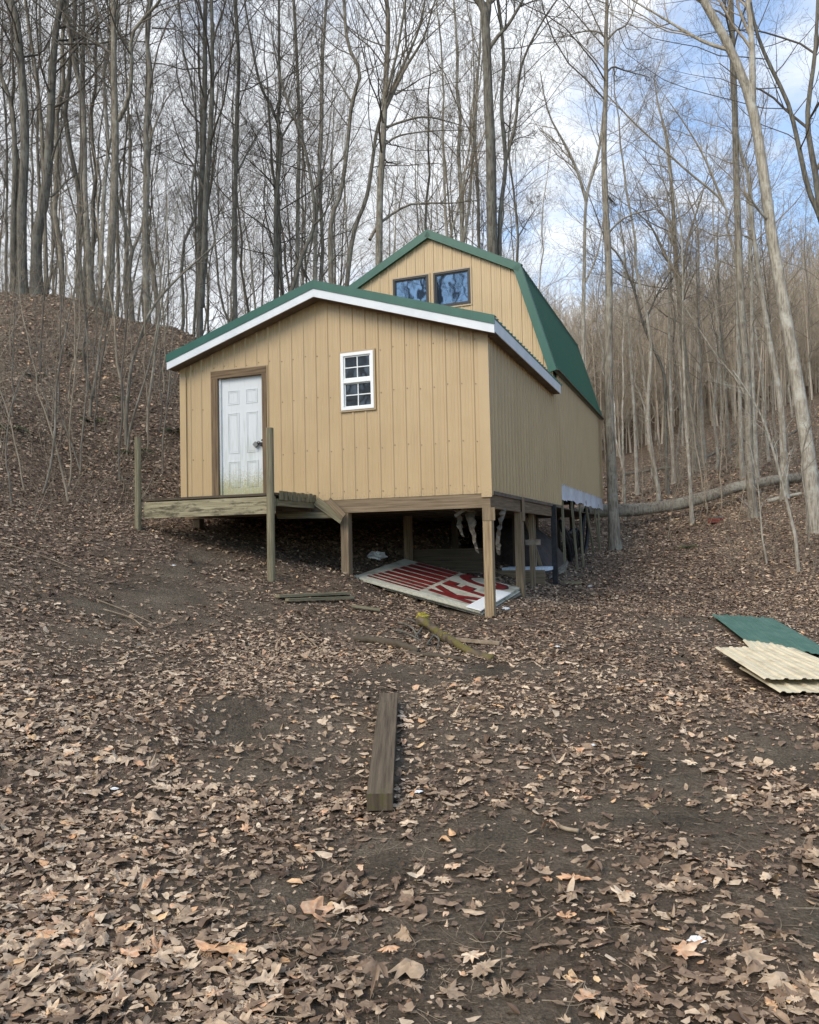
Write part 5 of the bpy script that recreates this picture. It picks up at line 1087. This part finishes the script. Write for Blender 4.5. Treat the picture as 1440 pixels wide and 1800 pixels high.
# ------------------------------------------------------------------ ferns
def fern(px, py, s_, lab, seed):
    r_ = np.random.default_rng(seed); c = gpt(px, py); mb = MB()
    for f in range(16):
        a_ = r_.uniform(0, 6.28); d = np.array([math.cos(a_), math.sin(a_), 0]); sdv = np.array([-d[1], d[0], 0]); ln = s_*r_.uniform(.6, 1.1)
        for k in range(9):
            t_ = (k+1)/10; p = d*ln*t_+np.array([0,0,ln*(.9*t_-.95*t_*t_)+.02]); w_ = ln*.24*(1-t_)+.01
            for sg_ in (-1,1): mb.add([p, p+d*ln*.07, p+sdv*sg_*w_+d*ln*.06+np.array([0,0,-.02])], [(0,1,2)])
    o = mb.build('fern', M_FERN); o.location = tuple(c); tag(o, lab, 'fern')
for i, (px, py, s_, lab) in enumerate([(232,800,.42,'green fern beside the left deck post'),(160,745,.35,'fern clump in the middle of the left slope'),(310,765,.4,'fern beside the cabin left wall'),(60,665,.45,'fern clump high on the slope near the left edge'),(215,705,.28,'small fern just above the arching sapling foot'),(130,630,.4,'fern clump on the upper left slope'),(15,760,.4,'dark fern at the left edge of the photo'),(1210,965,.35,'low green plant on the bank below the bricks')]): fern(px, py, s_, lab, 60+i)
# ------------------------------------------------------------------ leaf litter
def outline(kind):
    if kind == 0:   # five lobed
        A_ = [0,10,22,34,44,54,66,80,92,104,116,135,160,180]; Rr = [1,.62,.66,.42,.72,.92,.6,.38,.62,.66,.42,.36,.30,.12]
    elif kind == 1:  # oak-like
        A_ = [0,12,20,30,42,55,70,88,104,120,138,152,166,180]; Rr = [1,.72,.5,.66,.36,.52,.28,.44,.27,.46,.38,.62,.55,.8]
    elif kind == 2:  # tulip: four blunt lobes
        A_ = [0,18,28,50,72,95,120,150,180]; Rr = [.55,.85,.9,.5,.62,.85,.8,.5,.2]
    else:            # broad oval
        A_ = [0,15,35,60,90,125,155,180]; Rr = [1,.86,.66,.52,.47,.52,.7,.9]
    a_ = np.radians(A_); r_ = np.array(Rr); th = np.concatenate([a_, -a_[1:-1][::-1]]); rr_ = np.concatenate([r_, r_[1:-1][::-1]])
    return np.stack([rr_*np.cos(th), rr_*np.sin(th)], 1)
OUTL = [outline(i) for i in range(4)]
LV, LQ, LR, lb = [], [], [], 0
def leaves(x, y, size, kindf, rnd, lift, tilt, curl, fine=False):
    global lb
    n = len(x); z = H(x, y); nrm_ = gnormal(x, y)
    nrm_ = nrm_+rng.normal(size=nrm_.shape)*tilt[:, None]; nrm_ /= np.linalg.norm(nrm_, axis=1, keepdims=True)
    a_ = rng.uniform(0, 6.283, n); t0 = np.stack([np.cos(a_), np.sin(a_), np.zeros(n)], 1); t0 -= nrm_*(t0*nrm_).sum(1, keepdims=True); t0 /= np.linalg.norm(t0, axis=1, keepdims=True); t1 = np.cross(nrm_, t0)
    for kd in range(5):
        s_ = kindf == kd
        if not s_.any(): continue
        m_ = s_.sum()
        if kd < 4:
            o2 = OUTL[kd]; k = len(o2); loc = np.broadcast_to(o2, (m_, k, 2)).copy(); loc *= (1+rng.normal(size=(m_, k, 1))*.07); loc[..., 1] *= rng.uniform(.65, 1.05, (m_,1))
            loc = np.concatenate([loc, np.zeros((m_, 1, 2))], 1)
        else:
            k = 6; th = np.arange(k)*2*np.pi/k; rr_ = rng.uniform(.4, 1.0, (m_, k)); loc = np.stack([rr_*np.cos(th)*1.1, rr_*np.sin(th)*.7], -1)
        sz = size[s_][:, None]
        cx_ = curl[s_][:, None]; fold = rng.normal(size=(m_, 1))*.17; cc_ = rng.normal(size=(m_, 1))*.16
        zz_ = cx_*(loc[..., 0]**2)*.55+fold*np.abs(loc[..., 1])+cc_*loc[..., 0]*loc[..., 1]+rng.normal(size=loc.shape[:2])*.045
        zz_ = zz_-zz_.min(1, keepdims=True)*.75
        P = np.stack([x, y, z], 1)[s_][:, None]+t0[s_][:, None]*(loc[..., :1]*sz[..., None])+t1[s_][:, None]*(loc[..., 1:]*sz[..., None])+nrm_[s_][:, None]*((zz_*sz)[..., None]+lift[s_][:, None, None])
        if kd < 4 and fine:
            k = len(o2); half = (rng.uniform(.45, .65, (m_, k, 1)))
            C0 = P[:, k:k+1]; mid = C0+(P[:, :k]-C0)*half+nrm_[s_][:, None]*(rng.normal(size=(m_, k, 1))*.06*sz[..., None])
            P2 = np.concatenate([P[:, :k], mid, C0], 1); kk = 2*k+1; bidx = lb+np.arange(m_)[:, None]*kk; i = np.arange(k); j = (i+1) % k
            LQ.append(('t', np.stack([bidx+i, bidx+j, bidx+k+j], -1).reshape(-1, 3))); LQ.append(('t', np.stack([bidx+i, bidx+k+j, bidx+k+i], -1).reshape(-1, 3)))
            LQ.append(('t', np.stack([bidx+k+i, bidx+k+j, np.broadcast_to(bidx+2*k, (m_, k))], -1).reshape(-1, 3)))
            LV.append(P2.reshape(-1, 3)); LR.append(np.clip(np.repeat(rnd[s_], kk)+rng.normal(size=m_*kk)*.02, 0, 1)); lb += m_*kk
            continue
        kk = loc.shape[1]; bidx = lb+np.arange(m_)[:, None]*kk
        if kd < 4:
            i = np.arange(k); T_ = np.stack([bidx+i, bidx+(i+1) % k, np.broadcast_to(bidx+k, (m_, k))], -1).reshape(-1, 3); LQ.append(('t', T_))
        else:
            LQ.append(('q', np.stack([bidx[:, 0]+0, bidx[:, 0]+1, bidx[:, 0]+2, bidx[:, 0]+3], 1))); LQ.append(('q', np.stack([bidx[:, 0]+0, bidx[:, 0]+3, bidx[:, 0]+4, bidx[:, 0]+5], 1)))
        LV.append(P.reshape(-1, 3)); LR.append(np.repeat(rnd[s_], kk)); lb += m_*kk
def zone(n, y0, y1, kinds, smin, smax, dense=1.0, xr=(-.58,.58), tilt_=.22, bright=0.0, power=1.0):
    y = y0+(y1-y0)*rng.random(n)**power; x = rng.uniform(xr[0], xr[1], n)*(y+.6)
    lt = litter(x, y); keep = rng.random(n) < np.clip(lt*dense, 0, 1)
    for kp in KEEP: keep &= ~inpoly(x, y, kp)
    x = x[keep]; y = y[keep]; m_ = len(x)
    sz = np.exp(rng.uniform(math.log(smin), math.log(smax), m_)); kd = np.array(kinds)[rng.integers(0, len(kinds), m_)]
    rn = np.clip(rng.beta(2.0, 2.3, m_)*.95+bright+.12*vnoise(x, y, .9, 21)*2, 0, .93); sp_c = rng.random(m_) < .05; rn[sp_c] = rng.uniform(.88, 1.0, sp_c.sum())
    leaves(x, y, sz, kd, rn, rng.uniform(.001, .02, m_), np.abs(rng.normal(size=m_))*tilt_, rng.normal(size=m_)*np.where(rng.random(m_) < .25, 1.0, .35), fine=y1 < 9.5)
zone(15000, 1.7, 5.0, [4], .004, .016, 1.3, tilt_=.5, bright=-.05)
zone(9000, 1.7, 5.0, [4,4,4,3], .012, .038, 1.0, tilt_=.3, bright=-.1)
zone(5600, 1.7, 5.0, [0,0,1,1,2,3,4], .022, .062, 1.0, tilt_=.16)
zone(420, 1.7, 5.5, [0,0,1,2], .065, .10, 1.0, tilt_=.16, bright=.14)
zone(14000, 4.6, 9.0, [4], .006, .022, 1.2, tilt_=.5)
zone(14000, 4.6, 9.0, [4,4,4,3,2], .012, .036, 1.0, tilt_=.28, bright=-.06)
zone(9000, 4.6, 9.0, [0,1,2,3,4], .024, .066, 1.0, tilt_=.24, bright=.03)
zone(52000, 8.5, 16.0, [4,4,4,4,1,3], .016, .052, 1.0, tilt_=.26, bright=-.10)
zone(85000, 15, 27.0, [4], .024, .066, 1.0, xr=(-.62,.62), tilt_=.28, bright=-.15)
zone(30000, 26, 50.0, [4], .05, .11, 1.0, xr=(.2,.62), tilt_=.28, bright=-.13)
zone(230, 1.8, 3.3, [0,0,1,2,0], .045, .085, 3, xr=(-.56,-.10), tilt_=.14, bright=.12)
zone(3500, 1.7, 4.6, [4,4,3], .012, .045, 3, xr=(-.56,-.06), tilt_=.3)
# leaf drifts piled beside the timber
m_ = 900; t_ = rng.random(m_); sd_ = np.where(rng.random(m_) < .62, 1, -1)*(.085+np.abs(rng.normal(size=m_))*.14)
px_ = a[0]*0
A0 = np.array(KEEP[0][0])*.5+np.array(KEEP[0][1])*.5; A1 = np.array(KEEP[0][2])*.5+np.array(KEEP[0][3])*.5
xx = A0[0]+(A1[0]-A0[0])*t_+sdn[0]*sd_; yy = A0[1]+(A1[1]-A0[1])*t_+sdn[1]*sd_
leaves(xx, yy, rng.uniform(.025,.07,m_), rng.integers(0, 4, m_), np.clip(rng.beta(2.2,2,m_),0,.92), rng.uniform(.005,.06,m_), np.abs(rng.normal(size=m_))*.5, rng.normal(size=m_)*.6)
tri = np.concatenate([q_ for k_, q_ in LQ if k_ == 't']); qd = np.concatenate([q_ for k_, q_ in LQ if k_ == 'q'])
o = link('leaf_litter', npmesh('leaf_litter', np.concatenate(LV), [tri, qd], attr={'rnd': np.concatenate(LR)}), M_LEAF); tag(o, 'dead brown and tan leaves scattered over the whole clearing and slopes', 'leaves', None, 'stuff')
print('LEAF verts', lb)
# a few big leaves that stand out
def bigleaf(px, py, s_, rn, kd, lab, curl):
    global LV, LQ, LR, lb
    LV, LQ, LR, lb = [], [], [], 0
    p = hit(px, py); A1_ = lambda v: np.array([v], float)
    leaves(A1_(p[0]), A1_(p[1]), A1_(s_), np.array([kd]), A1_(rn), A1_(.02), A1_(.12), A1_(curl), fine=True)
    V = np.concatenate(LV); c = V.mean(0); o = link('leaf', npmesh('leaf', V-c, [q_ for _, q_ in LQ], attr={'rnd': np.concatenate(LR)}, smooth=True), M_LEAF); o.location = tuple(c); tag(o, lab, 'leaf')
bigleaf(415,1688,.125,.97,0,'largest curled orange brown leaf in the lower left foreground',.5)
bigleaf(370,1690,.08,.95,3,'rolled orange leaf touching the largest curled leaf',.9)
bigleaf(828,1693,.075,.90,0,'five lobed tan leaf alone on bare soil at bottom centre',.2)
bigleaf(995,1628,.06,.95,0,'small orange star shaped leaf right of bottom centre',.2)
bigleaf(1100,1590,.09,.84,2,'broad pale leaf in the right foreground',.5)
bigleaf(735,1558,.055,.86,3,'curled cream leaf on the bare soil right of the timber line',1.0)
bigleaf(275,1627,.05,.99,3,'yellow rolled leaf in the left foreground',1.2)
bigleaf(605,1615,.07,.82,2,'pale blunt leaf in the centre foreground',.3)
bigleaf(200,1740,.10,.90,0,'tan maple like leaf at the bottom left',.3)
# straw and tiny twigs
n = 5200; y = 1.8+rng.random(n)**1.3*8.5; x = rng.uniform(-.58,.58,n)*(y+.5); kp = np.ones(n, bool)
for kq in KEEP: kp &= ~inpoly(x, y, kq)
x = x[kp]; y = y[kp]; n = len(x); z = H(x, y)+rng.uniform(.004,.02,n); d = rng.normal(size=(n,3)); d[:,2] *= .18; d /= np.linalg.norm(d, axis=1, keepdims=True); ln = np.exp(rng.uniform(math.log(.02), math.log(.16), n)); pts = [np.stack([x,y,z],1)]
for _ in range(3): d = d+rng.normal(size=d.shape)*.25*np.array([1,1,.25]); d /= np.linalg.norm(d, axis=1, keepdims=True); pts.append(pts[-1]+d*(ln/3)[:, None])
P = np.stack(pts, 1); P[..., 2] = np.maximum(P[..., 2], H(P[..., 0], P[..., 1])+.003); R = np.broadcast_to(rng.uniform(.0007,.0022,(n,1)), P.shape[:2]); V, Q = tubes(P, R, 3)
o = link('straw', npmesh('straw', V, [Q]), M_STICK); tag(o, 'fine straw and broken twiglets strewn over the foreground soil', 'straw', None, 'stuff')
print('DONE objects', len(bpy.data.objects))
